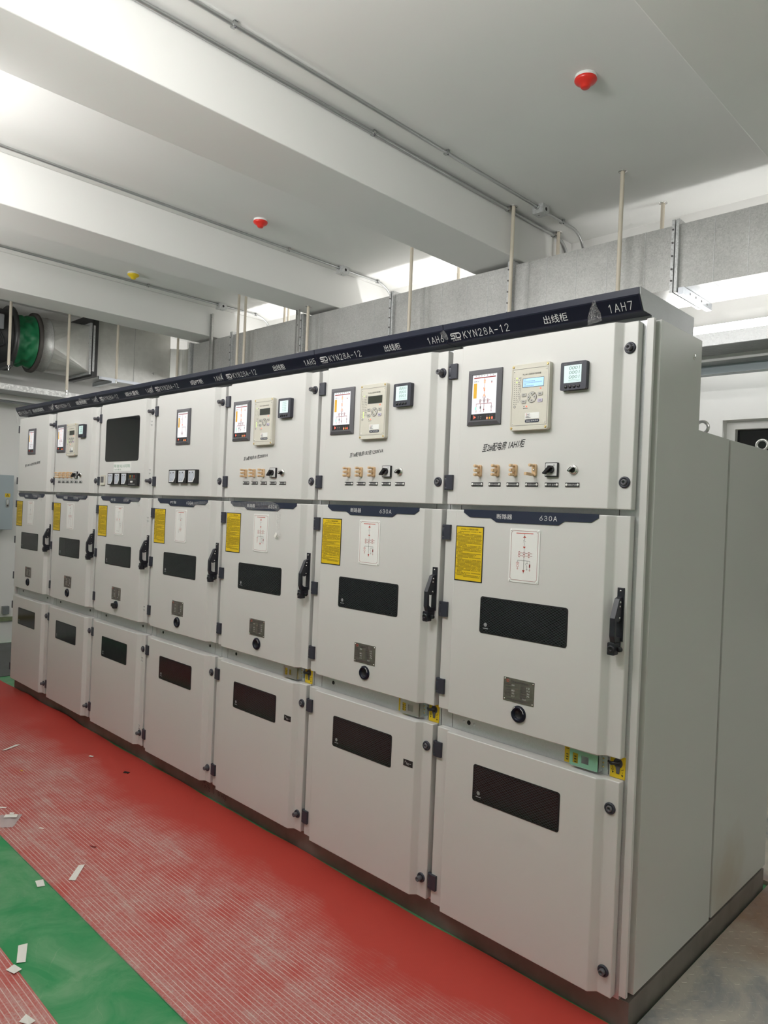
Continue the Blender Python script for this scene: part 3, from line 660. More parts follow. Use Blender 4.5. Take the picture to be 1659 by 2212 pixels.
def relay_mesh(lit):
    b = MB(); yf = MY-.021
    b.prism(rrect(0, .161, 0, .240, .008, 3), 'y', yf, MY+.0005, 'relay')
    b2 = MB(); bm = b.mesh('relay_case', .002)
    b = MB(); y = yf-.0005
    for x, z in ((.009, .231), (.152, .231), (.009, .009), (.152, .009)):
        b.lathe((x, yf, z), (0, -1, 0), [(0, .0048), (.0015, .0042), (.0018, .0025), (.0005, .0001)], 'brass', 14)
    P = [(.007, .018), (.156, .018), (.156, .222), (.007, .222)]
    b.path(P+[P[0]], .0011, y, 'grey_ink')
    for x, z in ((.014, .214), (.149, .214), (.014, .026), (.149, .026)):
        b.lathe((x, yf, z), (0, -1, 0), [(0, .0026), (.0009, .002), (.001, .0001)], 'steel', 10)
    b.text('PSL 641U 线路保护测控装置', .050, .126, .198, .2045, y, 'ink')
    # lcd
    b.quad(.0505, .139, .1535, .187, y-.0001, 'bezel'); b.quad(.053, .138, .155, .1855, y-.0003, 'scr_blue' if lit else 'scr_dark')
    if lit:
        for i, (a, e) in enumerate(((.057, .064), (.057, .10), (.057, .132), (.057, .062), (.057, .098))):
            x = a
            while x < e: b.quad(x, x+.0028, .1795-i*.0055, .1825-i*.0055, y-.0006, 'seg_blue'); x += .0042
    for r in range(14):
        z = .190-r*.0072
        for c, x in enumerate((.0165, .0255)):
            m = 'ink'
            if c == 1 and lit and r in (0, 2): m = 'led_lime'
            if c == 1 and not lit and r in (0, 10, 11, 12, 13): m = 'led_lime'
            b.poly(circ(x, z, .0015 if m == 'ink' else .0024, 10), y, m)
        if r < 13:
            for k in range(4): b.quad(.0315+k*.0034, .0342+k*.0034, z-.0012, z+.0012, y, 'grey_ink') if (r*7+k*3) % 5 else None
    b.ring(.020, .0865, .0045, .0012, y, 'grey_ink', 16); b.poly(circ(.020, .0865, .003, 12), y, 'key')
    b.poly(circ(.071, .0855, .0028, 12), y, 'led_red'); b.poly(circ(.060, .0855, .0016, 10), y, 'ink'); b.poly(circ(.1265, .1465, .003, 12), y, 'led_red')
    for k in range(4): b.quad(.057+k*.005, .0605+k*.005, .0775, .0800, y, 'grey_ink')
    # keys
    cx, cz = .092, .117
    for a0 in (0, 90, 180, 270):
        pts = [(cx+.0188*math.cos(math.radians(a)), cz+.0188*math.sin(math.radians(a))) for a in range(a0-40, a0+41, 10)]+[(cx+.0055*math.cos(math.radians(a0)), cz+.0055*math.sin(math.radians(a0)))]
        b.prism(pts, 'y', yf-.0028, yf+.001, 'key')
        tx, tz = cx+.012*math.cos(math.radians(a0)), cz+.012*math.sin(math.radians(a0)); b.poly(circ(tx, tz, .0018, 8), yf-.0032, 'ink')
    b.ring(cx, cz, .0196, .001, y, 'grey_ink', 28)
    for x, z, m in ((.0585, .1275, 'key'), (.0585, .1035, 'key'), (.1265, .1275, 'key'), (.1265, .1035, 'lilac')):
        b.prism(rrect(x-.0095, x+.0095, z-.006, z+.006, .002, 2), 'y', yf-.0026, yf+.001, m); b.quad(x-.005, x+.005, z-.0015, z+.0015, yf-.003, 'grey_ink')
    # maker's sticker: white half, then dark lozenge
    b.quad(.0655, .1255, .0405, .0622, y, 'white'); b.text('S', .0695, .0745, .0525, .0595, y-.0004, 'red_ink'); b.text('AC', .0750, .0865, .0525, .0585, y-.0004, 'navy')
    for k in range(3): b.quad(.0695, .090-.004*k, .0435+k*.0027, .0449+k*.0027, y-.0004, 'grey_ink')
    b.poly(rrect(.0665, .1265, .0265, .0382, .0057, 4), y, 'navy'); b.text('SAC', .0720, .090, .0290, .0357, y-.0004, 'letter'); b.text('国电南自', .0925, .1215, .0295, .0355, y-.0004, 'letter')
    me = b.mesh('protection_relay')
    jm = bmesh.new(); jm.from_mesh(bm); nm = len(bm.materials); off = len(me.materials)
    for fc in jm.faces: fc.material_index = off
    jm.from_mesh(me); jm.to_mesh(me); jm.free(); me.materials.append(M['relay'])
    return me
def meter_mesh(txt):
    b = MB(); yf = MY-.020
    b.prism(rrect(0, .098, 0, .0965, .005, 3), 'y', yf, MY+.0005, 'hinge'); b.quad(.014, .080, .0245, .0845, yf-.0004, 'scr_pale')
    y = yf-.0008
    if txt == 'text':
        for i in range(6): b.text('0.00', .036, .066, .074-i*.0085, .0795-i*.0085, y, 'seg')
    else:
        for i in range(3): b.text(txt, .033, .073, .069-i*.0155, .0805-i*.0155, y, 'seg', slant=.15)
        b.seg(.032, .0335, .076, .0335, .0008, y, 'seg'); b.seg(.032, .030, .076, .030, .0006, y, 'seg')
    for k in range(4): b.lathe((.0225+k*.016, yf, .0115), (0, -1, 0), [(0, .0058), (.002, .0055), (.003, .004), (.003, .0001)], 'black', 16)
    b.quad(.012, .024, .0885, .0910, y, 'bezel'); b.quad(.072, .084, .0885, .0910, y, 'bezel'); b.seg(.012, .0215, .086, .0215, .0006, y, 'bezel')
    return b.mesh('power_meter')
def voltmeter_mesh(w=.092):
    b = MB(); h = .080; yf = MY-.018
    b.prism(rrect(0, w, 0, h, .002, 2), 'y', yf, MY+.0005, 'black')
    P = [(.007, .007), (w*.60, .007), (w*.82, .034), (w*.82, h-.006), (.007, h-.006)]
    b.poly(P, yf-.0004, 'white'); Q = [(.010, .011), (w*.55, .011), (w*.77, .036), (w*.77, h-.009), (.010, h-.009)]; b.poly(Q, yf-.0007, 'scr_grey'); y = yf-.001
    b.quad(w*.5, w*.62, h-.020, h-.013, y, 'grey_ink'); b.quad(.016, .028, h-.022, h-.016, y, 'grey_ink'); b.seg(w*.70, .040, w*.70, h-.02, .0016, y, 'grey_ink')
    for i in range(9):
        a = math.radians(100+i*8); b.seg(.058+.045*math.cos(a), .012+.045*math.sin(a), .058+.05*math.cos(a), .012+.05*math.sin(a), .0008, y, 'grey_ink')
    b.seg(.05, .018, .022, .030, .0008, y, 'ink'); b.text('V', .018, .026, .014, .022, y, 'ink')
    return b.mesh('analogue_meter')
M['grey_mark'] = simple('grey_printed_mark', (.33, .34, .35), .5)
M['scr_grey'] = simple('pale_dial_card', (.50, .53, .60), .5)
def seal_mesh():
    b = MB()
    for z in (.011, -.011): b.box(-.009, .004, -.004, .0005, z-.0015, z+.0015, 'grey_ink'); b.box(-.001, .003, -.006, .0005, z-.006, z+.0015, 'letter')
    return b.mesh('seal_tab')
def door_mesh(z0, z1):
    p = [(.010, .033), (.010, 0), (.074, 0), (.079, MY), (.715, MY), (.737, 0), (.786, 0), (.786, .033)]
    return MB().prism(p, 'z', z0, z1, 'paint').mesh('door', .0035, 3)
def film_strip(pts, w, seed, y0):
    rnd = random.Random(seed); b = MB(); V = []; n = 5
    for i, (x, z, ww) in enumerate(pts):
        a = pts[max(i-1, 0)]; c = pts[min(i+1, len(pts)-1)]; d = math.hypot(c[0]-a[0], c[1]-a[1]) or 1
        nx, nz = -(c[1]-a[1])/d, (c[0]-a[0])/d
        for k in range(n):
            t = (k/(n-1)-.5)*ww*w
            V.append((x+nx*t+rnd.uniform(-.002, .002), y0-rnd.uniform(.001, .010), z+nz*t+rnd.uniform(-.002, .002)))
    F = [(i*n+k, i*n+k+1, (i+1)*n+k+1, (i+1)*n+k) for i in range(len(pts)-1) for k in range(n-1)]
    return b.add(V, F, 'film').mesh('peeling_film')

# header profile (y,z), slanted face carries the lettering
HP = [(.06, 2.340), (-.020, 2.3465), (-.034, 2.342), (-.031, 2.321), (.001, 2.272), (.06, 2.271)]
def on_header(x, z):
    t = (2.321-z)/(2.321-2.272); return (x, -.031+.032*t-.0006, z-.0004)
def header_obj(cab, x0, x1, mid, mid_rect, num, film):
    h = MB().prism(HP, 'x', x0, x1, 'navy_header')
    h.add([on_header(x0+.004, 2.317), on_header(x1-.004, 2.317), on_header(x1-.004, 2.276), on_header(x0+.004, 2.276)], [(3, 2, 1, 0)], 'navy_film')
    ho = h.obj('header_sign', cab)
    t = MB()
    mp = lambda a, c: tuple(Vector(on_header(a, c))+Vector((0, -.0007, -.0005)))
    # monogram drawn with round cornered strokes
    def stroke(pts, w):
        for a, c in zip(pts, pts[1:]):
            d = math.hypot(c[0]-a[0], c[1]-a[1]); nx, nz = -(c[1]-a[1])/d*w/2, (c[0]-a[0])/d*w/2
            ex, ez = (c[0]-a[0])/d*w/2, (c[1]-a[1])/d*w/2
            t.add([mp(a[0]-nx-ex, a[1]-nz-ez), mp(c[0]-nx+ex, c[1]-nz+ez), mp(c[0]+nx+ex, c[1]+nz+ez), mp(a[0]+nx-ex, a[1]+nz-ez)], [(0, 1, 2, 3)], 'letter')
    ox = .006
    stroke([(ox+.044, 2.3035), (ox+.006, 2.3035), (ox+.002, 2.300), (ox+.004, 2.2965), (ox+.018, 2.2965), (ox+.021, 2.292), (ox+.018, 2.2875), (ox+.001, 2.2875)], .004)
    stroke([(ox+.044, 2.3035), (ox+.049, 2.299), (ox+.049, 2.292), (ox+.044, 2.2875), (ox+.028, 2.2875), (ox+.028, 2.2975)], .004)
    t.text('上电成套', .010, .053, 2.278, 2.2835, 0, 'letter', mp)
    t.obj('maker_logo', ho); t = MB()
    t.stext('KYN28A-12', .068, .284, 2.281, 2.3055, 0, 'letter', mp)
    t.obj('type_lettering', ho); t = MB()
    t.text(mid, mid_rect[0], mid_rect[1], 2.2815, 2.307, 0, 'letter', mp)
    t.obj('purpose_lettering', ho); t = MB()
    t.stext(num, .682, .768, 2.281, 2.3055, 0, 'letter', mp)
    lab(t.obj('cabinet_number', ho), 'pale grey lettering %s' % num)
    for i, (pts, w) in enumerate(film): lab(put(film_strip(pts, w, ord(num[-1])+i, -.036), 'peeling_film', ho), 'crumpled clear protective film')
    return ho

FEED = ['保护跳闸压板', '保护合闸压板', '检修状态压板']
CABS = [
 dict(n=1, mid='Ⅰ段进线隔离柜', mr=(.33, .56), np=('隔离车', '1250A'), diag='iso', mim='iso', mx=.301, write=('至10KV进线电源柜', .235, .57, 1.838, 1.861, .028)),
 dict(n=2, mid='Ⅰ段进线柜', mr=(.40, .58), np=('断路器', '1250A'), diag='incoming', mim='incoming', mx=.108, relay=.328, lit=False, mtxt='0000', links=(.168, .244, .319, .397), sw=.484, kn=.560, tags=(.174, .251, .327, .405, .482, .561)),
 dict(n=3, mid='Ⅰ段计量柜', mr=(.40, .58), np=('PT车', '630A'), diag='meter', mim=None),
 dict(n=4, mid='Ⅰ段PT柜', mr=(.43, .56), np=('PT车', '630A'), diag='pt', mim='pt', mx=.312),
 dict(n=5, mid='出线柜', mr=(.434, .529), np=('断路器', '630A'), diag='feeder', mim='feeder', mx=.114, relay=.327, lit=False, mtxt='text', links=(.244, .320, .400), sw=.492, kn=.563, tags=(.252, .330, .409, .488, .567), write=('至1#配电房1B1变2000KVA', .221, .434, 1.829, 1.850, .016)),
 dict(n=6, mid='出线柜', mr=(.434, .529), np=('断路器', '630A'), diag='feeder', mim='feeder', mx=.116, relay=.327, lit=False, mtxt='0003', links=(.248, .328, .408), sw=.496, kn=.568, tags=(.255, .334, .412, .491, .571), write=('至1#配电房1B3变1250KVA', .253, .465, 1.829, 1.850, .016)),
 dict(n=7, mid='出线柜', mr=(.434, .529), np=('断路器', '630A'), diag='feeder', mim='feeder', mx=.119, relay=.327, lit=True, mtxt='0001', links=(.183, .264, .343, .426), sw=.503, kn=.585, tags=(.177, .258, .339, .420, .502, .583), write=('至2#配电房 1AH1柜', .196, .383, 1.832, 1.864, .014)),
]
LABELS = {
 1: 'grey switchgear cabinet at the far left end of the row, one small display above handwriting',
 2: 'grey switchgear cabinet headed 1AH2, six crowded controls under a beige relay',
 3: 'grey switchgear cabinet with a large dark glass window in its top door',
 4: 'grey switchgear cabinet with three square meters and one display, middle of the row',
 5: 'grey switchgear cabinet headed 1AH5, torn clear film dangling beside its circuit diagram',
 6: 'grey switchgear cabinet headed 1AH6, second nearest, black square tag on its lower door',
 7: 'grey switchgear cabinet headed 1AH7, nearest, end of the row with its side panels showing',
}
TZ0, TZ1, MZ0, MZ1, LZ0, LZ1 = 1.624, 2.243, .8076, 1.604, .0239, .7324
def cabinet(c):
    n = c['n']; cab = thing('switchgear_cabinet', (.8*(n-1), 0, 0), LABELS[n], 'electrical cabinet', 'row of seven switchgear cabinets')
    bp = [(.035, .012), (.035, 2.25), (.405, 2.25), (.405, 1.925), (1.398, 1.925), (1.398, .012)]
    e = .002
    bd = MB().prism(bp, 'x', e, .8-e, 'galv')
    # seams of the galvanised front frame
    for zz in (1.614, .77):
        for x in (.058, .729): bd.quad(x-.0012, x+.0012, zz-.035, zz+.025, .0345, 'ink')
    for x, rr in ((.115, .006), (.139, .0095), (.165, .006)):
        bd.lathe((x, .036, .770), (0, -1, 0), [(0, rr), (.002, rr*.9), (.0022, .0001)], 'rubber' if rr > .008 else 'galv', 14)
    if n < 5:
        for x, rr in ((.655, .006), (.676, .0095), (.700, .006)):
            bd.lathe((x, .036, .772), (0, -1, 0), [(0, rr), (.002, rr*.9), (.0022, .0001)], 'rubber' if rr > .008 else 'galv', 14)
    bd.obj('body', cab)
    wdx = MB().box(.001, .7965, .063, .41, 2.2505, 2.3385, 'galv_box')
    if n == 7: wdx.prism([(-.017, 2.344), (.41, 2.3385), (.41, 2.2515), (.061, 2.2515), (.061, 2.2715), (.003, 2.2735), (-.028, 2.321), (-.031, 2.342)], 'x', .7975, .800, 'galv_box')
    wdx.obj('wiring_duct', cab)
    film = {1: [([(.0, 2.30, .6), (.03, 2.28, 1), (.05, 2.25, .8), (.06, 2.21, .5)], .05), ([(.2, 2.31, .4), (.25, 2.29, .4)], .02)],
            2: [([(.0, 2.305, .6), (.02, 2.285, 1), (.03, 2.265, .5)], .05), ([(.5, 2.31, .6), (.6, 2.295, .7), (.7, 2.30, .5)], .025)],
            3: [([(-.01, 2.308, .5), (.0, 2.28, .7)], .03)], 4: [([(-.015, 2.30, .7), (.005, 2.285, 1), (.02, 2.275, .5)], .045)],
            5: [([(-.012, 2.306, .5), (.002, 2.28, .4)], .02)], 6: [], 7: [([(-.018, 2.313, .7), (-.005, 2.293, .9), (.012, 2.278, .5)], .022), ([(.645, 2.322, .25), (.642, 2.30, .5), (.645, 2.275, 1), (.650, 2.245, 1.2)], .048)]}[n]
    header_obj(cab, -.020, .797 if n == 7 else .777, c['mid'], c['mr'], '1AH%d' % n, film)
    hm = cached('hinge', hinge_mesh)
    def hinges(d, zs):
        for z in zs: put(hm, 'hinge', d, (0, 0, z))
    def lock(d, x, z, out): put(cached('lock%.3f' % out, lambda: lock_mesh(out)), 'lock', d, (x, 0, z))
    # --- instrument door
    td = put(cached('td', lambda: door_mesh(TZ0, TZ1)), 'instrument_door', cab); hinges(td, (2.155, 1.712))
    lx = .760
    lock(td, lx, 2.156, .020 if n == 7 else .034); lock(td, lx, 1.714, .034 if n == 3 else .011)
    if c['mim']: put(cached('mim'+c['mim'], lambda: mimic_mesh(c['mim'])), 'status_display', td, (c['mx'], 0, 1.929))
    if 'relay' in c:
        put(cached('relay%d' % c['lit'], lambda: relay_mesh(c['lit'])), 'protection_relay', td, (c['relay'], 0, 1.898))
        put(cached('meter'+c['mtxt'], lambda: meter_mesh(c['mtxt'])), 'power_meter', td, (.5305, 0, 2.028))
        nl = len(c['links'])
        for i, x in enumerate(c['links']):
            op = n == 7 and i == 3
            put(cached('link%d' % op, lambda: link_mesh(op)), 'test_link', td, (x+.004, 0, 1.755))
        put(cached('rot', rotary_mesh), 'rotary_switch', td, (c['sw'], 0, 1.756)); put(cached('key', key_mesh), 'selector_knob', td, (c['kn'], 0, 1.756))
        names = FEED+(['低压投退压板'] if nl == 4 else [])+['分闸-合闸', '储能开关']
        for x, t in zip(c['tags'], names): put(cached('tag'+t, lambda: tag_mesh(t)), 'engraved_tag', td, (x, 0, 1.7035))
    if 'write' in c:
        t, a, b_, z0, z1, rise = c['write']; lab(MB().text(t, a, b_, z0, z1, MY-.0004, 'ink', slant=.25, rise=rise, bold=.014).obj('marker_handwriting', td), 'black marker handwriting')
    if n == 3:
        put(window_mesh(.153, .640, 1.845, 2.140, .022, 'glass_dark', False), 'viewing_window', td)
        s = MB().box(.289, .544, MY-.001, MY+.0005, 1.777, 1.836, 'white'); y = MY-.0014
        s.path([(.289, 1.827), (.535, 1.827), (.535, 1.777)], .0015, y, 'letter')
        s.text('降誉站3间隔', .294, .526, 1.802, 1.823, y, 'green_ink'); s.text('1#计量点', .300, .402, 1.783, 1.795, y, 'green_ink'); s.obj('paper_sticker', td)
        k = MB().prism(rrect(.104, .171, 1.683, 1.753, .004, 2), 'y', MY-.009, MY+.0005, 'relay').quad(.114, .16, 1.70, 1.742, MY-.0095, 'bezel')
        for i in range(4): k.quad(.118+i*.011, .126+i*.011, 1.704, 1.738, MY-.0098, 'grey_ink')
        k.obj('counter', td, .0015)
        for x in (.240, .339, .438): put(cached('vm88', lambda: voltmeter_mesh(.090)), 'analogue_meter', td, (x, 0, 1.685))
        q = MB().prism(rrect(.535, .668, 1.680, 1.764, .002, 2), 'y', MY-.018, MY+.0005, 'black'); y = MY-.0185
        for x, m in ((.570, 'amber'), (.598, 'green_ink'), (.624, 'red_ink')): q.poly(circ(x, 1.744, .006, 12), y, m); q.seg(x, 1.728, x, 1.740, .005, y, m)
        q.seg(.545, 1.726, .648, 1.726, .0025, y, 'grey_ink'); q.seg(.545, 1.719, .648, 1.719, .0025, y, 'grey_ink')
        q.prism(rrect(.578, .608, 1.701, 1.712, .004, 3), 'y', MY-.021, MY-.018, 'white'); q.text('DXN 高压带电显示', .548, .642, 1.688, 1.693, y, 'letter'); q.obj('voltage_indicator', td)
        for z in (2.085, 1.775): put(cached('seal', seal_mesh), 'seal_tab', td, (.752, 0, z))
    if n == 4:
        for x in (.268, .376, .487): put(cached('vm92', lambda: voltmeter_mesh(.094)), 'analogue_meter', td, (x, 0, 1.699))
    # --- breaker door
    md = put(cached('md', lambda: door_mesh(MZ0, MZ1)), 'breaker_door', cab); hinges(md, (1.513, 1.205, .897))
    put(cached('np'+str(c['np']), lambda: nameplate_mesh(*c['np'])), 'nameplate', md)
    put(cached('yl', yellow_mesh), 'instruction_label', md); put(cached('dg'+c['diag'], lambda: diagram_mesh(c['diag'])), 'circuit_diagram_plate', md)
    put(cached('mw', lambda: window_mesh(.2155, .5875, 1.142, 1.280, .010, 'window', True)), 'viewing_window', md)
    put(cached('rp', lambda: rating_mesh(0)), 'rating_plate', md)
    put(cached('kp', knob_port_mesh), 'shaft_knob', md) if n == 3 else put(cached('pp', port_mesh), 'shaft_port', md)
    put(cached('hd', handle_mesh), 'handle', md); [put(cached('hs%d' % a[0], lambda: screw_mesh(a)), 'handle_screw', md, q) for q, a in SCREWS]
    if n == 3:
        for z in (1.47, .90): put(cached('seal', seal_mesh), 'seal_tab', md, (.752, 0, z))
    if n <= 5:
        fp = {1: [(.45, 1.60, .5), (.56, 1.592, 1), (.62, 1.575, 1.2), (.66, 1.55, .8)], 2: [(.14, 1.60, .4), (.35, 1.60, .3), (.6, 1.592, .5), (.68, 1.604, .5)],
              3: [(.5, 1.60, .3), (.64, 1.592, .8), (.685, 1.575, 1), (.69, 1.55, .5)], 4: [(.5, 1.575, .4), (.62, 1.58, 1), (.69, 1.58, 1), (.72, 1.565, .7)],
              5: [(.13, 1.602, .5), (.17, 1.578, 1.2), (.30, 1.585, 1.3), (.48, 1.592, 1.2), (.545, 1.580, 1), (.553, 1.54, 1), (.556, 1.50, 1.1), (.552, 1.475, .7), (.560, 1.455, 1.3), (.548, 1.432, 1.0)]}[n]
        lab(put(film_strip(fp, .034, n*5, MY-.004), 'peeling_film', md), 'crumpled clear protective film')
    if n == 5: MB().prism([(.530, 1.437), (.541, 1.427), (.556, 1.446), (.545, 1.457)], 'y', MY-.014, MY-.012, 'paper').obj('film_tag', md)
    # --- cable door
    ld = put(cached('ld', lambda: door_mesh(LZ0, LZ1)), 'cable_door', cab); hinges(ld, (.643, .110))
    put(cached('lw', lambda: window_mesh(.2155, .5865, .507, .6445, .010, 'window', True)), 'viewing_window', ld)
    lock(ld, .7575, .640, .011); lock(ld, .7575, .104, .018 if n == 7 else .026)
    if n in (5, 6):
        k = MB().box(.657, .708, MY-.0015, MY+.0005, .540, .566, 'ink'); y = MY-.0019
        k.path([(.666, .553), (.669, .561), (.672, .558), (.676, .550)], .0014, y, 'letter'); k.ring(.679, .551, .0034, .0013, y, 'letter', 12); k.ring(.685, .550, .0034, .0013, y, 'letter', 12); k.seg(.692, .553, .700, .553, .0014, y, 'letter')
        k.obj('black_tag', ld)
    if n == 3:
        for z in (.573, .14): put(cached('seal', seal_mesh), 'seal_tab', ld, (.752, 0, z))
    if n >= 5:
        cl = MB().box(.564, .6175, .0325, .0352, .736, .806, 'yellow'); y = .032
        for i in range(4):
            for k in range(3):
                if i == 0: cl.quad(.570+k*.014, .581+k*.014, .783, .7855, y, 'ink')
                else: cl.quad(.571+k*.0155, .579+k*.0155, .772-i*.009, .775-i*.009, y, 'ink')
        cl.obj('caution_label', cab)
        m = 'film_green' if n == 7 else 'zinc'; fl = MB(); ya, yb = .003, .0046
        outer = (.600, .708, .743, .797)
        fl.box(.600, .612, ya, yb, .743, .797, m).box(.612, .632, ya, yb, .786, .797, m).box(.612, .632, ya, yb, .743, .752, m)
        fl.box(.632, .645, ya, yb, .743, .797, m).box(.645, .672, ya, yb, .743, .757, m).box(.645, .672, ya, yb, .783, .797, m).box(.672, .708, ya, yb, .743, .797, m)
        fl.poly([(.650, .782), (.668, .782), (.668, .766), (.660, .768), (.652, .775)], .0318, 'rubber'); fl.box(.604, .700, ya, .020, .7415, .743, 'zinc').box(.600, .708, ya, .014, .797, .7985, 'zinc').box(.706, .708, ya, .034, .743, .797, 'zinc')
        lab(fl.obj('interlock_flap', cab), 'green film covered flap' if n == 7 else 'bare zinc plated flap')
        hp = MB().box(.697, .726, .030, .0352, .750, .797, 'zinc')
        for z in (.758, .772, .786): hp.lathe((.712, .030, z), (0, -1, 0), [(0, .0035), (.002, .003), (.0024, .0001)], 'brass', 10)
        hp.obj('flap_bracket', cab)
        cp = MB().box(.735, .788, .0325, .0352, .733, .806, 'yellow'); y = .032
        cp.poly(circ(.763, .783, .0165, 24), y, 'bezel'); cp.quad(.757, .769, .750, .772, y, 'bezel'); cp.quad(.757, .769, .748, .7505, y-.0003, 'ink')
        cp.path([(.740, .773), (.747, .764)], .0014, y, 'ink'); cp.ring(.7445, .759, .0032, .0013, y, 'ink', 12); cp.poly([(.742, .7535), (.749, .752), (.745, .746)], y, 'ink')
        cp.path([(.775, .762), (.783, .766)], .0018, y, 'ink'); cp.seg(.779, .757, .779, .751, .0013, y, 'ink'); cp.poly([(.775, .748), (.783, .747), (.779, .740)], y, 'ink')
        cp.obj('earthing_switch_plate', cab)
        lv = MB().tube([(.732, .026, .783), (.745, .018, .782), (.768, .022, .786), (.772, .030, .788)], [.004, .006, .006, .004], 'black', 10)
        lv.prism([(.755, .775), (.771, .775), (.769, .750), (.760, .750)], 'y', .029, .0318, 'bezel'); lv.obj('earthing_lever', cab)
    # --- ends and roof
    if n == 7:
        MB().box(.7990, .8235, .030, .0445, .028, 2.254, 'paint').obj('end_trim', cab, .0015)
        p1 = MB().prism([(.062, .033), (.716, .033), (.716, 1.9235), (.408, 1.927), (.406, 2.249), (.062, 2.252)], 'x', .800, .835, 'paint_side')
        p1.lathe((.835, .340, 2.179), (1, 0, 0), [(0, .011), (.002, .0105), (.002, .006), (.004, .0055), (.004, .0001)], 'steel', 14)
        p1.obj('side_panel', cab, .002)
        MB().prism([(.738, .033), (1.398, .033), (1.398, 1.923), (.738, 1.923)], 'x', .800, .835, 'paint_stain').obj('side_panel', cab, .002)
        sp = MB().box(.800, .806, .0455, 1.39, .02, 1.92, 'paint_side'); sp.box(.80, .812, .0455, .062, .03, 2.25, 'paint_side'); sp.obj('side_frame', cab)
        sc = MB()
        for y, z in ((.053, .075), (.053, 1.93), (.053, .62)): sc.lathe((.812, y, z), (1, 0, 0), [(0, .006), (.003, .005), (.004, .0001)], 'steel', 10)
        sc.obj('side_screw', cab)
        for y in (.592, 1.305):
            R = .0235; ey = MB()
            ey.tube([(.775+R*math.cos(2*PI*i/24), y, 1.925+.034+R*math.sin(2*PI*i/24)) for i in range(25)], .0062, 'steel', 10, False)
            ey.lathe((.775, y, 1.924), (0, 0, 1), [(0, .014), (.006, .013), (.009, .008), (.014, .006)], 'steel', 16); ey.obj('lifting_eye', cab)
    if n == 1:
        MB().box(-.03, -.004, .018, .04, .028, 2.254, 'paint').obj('end_trim', cab, .0015)
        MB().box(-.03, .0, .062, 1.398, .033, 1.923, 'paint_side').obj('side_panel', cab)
    return cab
for c in CABS: cabinet(c)

# ------------------------------------------------------------------ steel plinth under the row
pl = MB().box(-.02, 5.628, .047, 1.41, FZ, .0105, 'steel_base')
po = tag(pl.obj('base_channel', bevel=.002), 'brown steel channel plinth under the whole row of cabinets', 'plinth')
wr = MB(); y = .0465
def stroke2(pts): wr.path(pts, .0022, y, 'ink')
stroke2([(3.042, -.012), (3.066, -.014), (3.054, -.026), (3.042, -.012)]); stroke2([(3.040, -.032), (3.041, -.043)]); stroke2([(3.058, -.038), (3.070, -.034), (3.066, -.050), (3.058, -.042)])
stroke2([(3.085, -.022), (3.108, -.025)]); stroke2([(3.090, -.028), (3.080, -.050)]); stroke2([(3.094, -.032), (3.112, -.040), (3.106, -.030), (3.110, -.058), (3.118, -.052)])
stroke2([(3.150, -.012), (3.146, -.026), (3.156, -.030), (3.158, -.052), (3.150, -.056)]); stroke2([(3.152, -.013), (3.166, -.018)]); stroke2([(3.176, -.052), (3.178, -.054)])
stroke2([(3.215, -.016), (3.200, -.036), (3.202, -.050), (3.214, -.052), (3.218, -.042), (3.204, -.040)]); stroke2([(3.232, -.040), (3.238, -.050), (3.246, -.042), (3.238, -.036), (3.232, -.040)])
stroke2([(3.262, -.030), (3.254, -.048), (3.284, -.056)]); stroke2([(3.280, -.030), (3.268, -.068)])
lab(wr.obj('marker_handwriting', po), 'black marker level figure 5.604')

# ------------------------------------------------------------------ floor coverings
def mat_obj(name, x0, x1, y0, y1, seed, wave):
    rnd = random.Random(seed); nx, ny = 150, 26; V = []; top = FZ+.006
    for i in range(nx+1):
        for j in range(ny+1):
            x = x0+(x1-x0)*i/nx; v = j/ny
            yy = y1
            if wave: yy = y1+(.004*math.sin(x*5.1)+.003*math.sin(x*11.3+1))
            y = y0+(yy-y0)*v
            z = top+.0012*math.sin(x*3.1+y*4)*math.sin(y*7+x)
            if wave:
                z += .020*math.exp(-((x-1.05)/.28)**2)*max(0, (v-.55)/.45)**2+.012*math.exp(-((x-.35)/.14)**2)*max(0, (v-.3)/.7)**1.5
            V.append((x, y, max(z, FZ+.004)))
    F = [(i*(ny+1)+j, (i+1)*(ny+1)+j, (i+1)*(ny+1)+j+1, i*(ny+1)+j+1) for i in range(nx) for j in range(ny)]
    b = MB(); n = len(V); b.add(V, F, 'mat', True)
    rim = [i*(ny+1) for i in range(nx+1)]+[nx*(ny+1)+j for j in range(1, ny+1)]+[i*(ny+1)+ny for i in range(nx-1, -1, -1)]+[j for j in range(ny-1, 0, -1)]
    lo = [(V[k][0], V[k][1], V[k][2]-.005) for k in rim]; hi = [V[k] for k in rim]; m = len(rim)
    b.add(lo+hi, [(i, (i+1) % m, m+(i+1) % m, m+i) for i in range(m)], 'mat')
    return b.obj(name)
tag(mat_obj('rubber_mat', -.42, 6.9, -.983, .034, 1, True), 'dusty red ribbed rubber mat laid along the front of the cabinets', 'mat', 'red rubber mats on the floor')
tag(mat_obj('rubber_mat', -.42, 6.9, -2.3, -1.287, 2, False), 'red ribbed rubber mat cut off at the lower left corner', 'mat', 'red rubber mats on the floor')
cp = MB().box(5.64, RW-.02, .045, BW-.02, FZ, -.070, 'checker').box(2.5, 5.638, 1.47, BW-.02, FZ, -.070, 'checker')
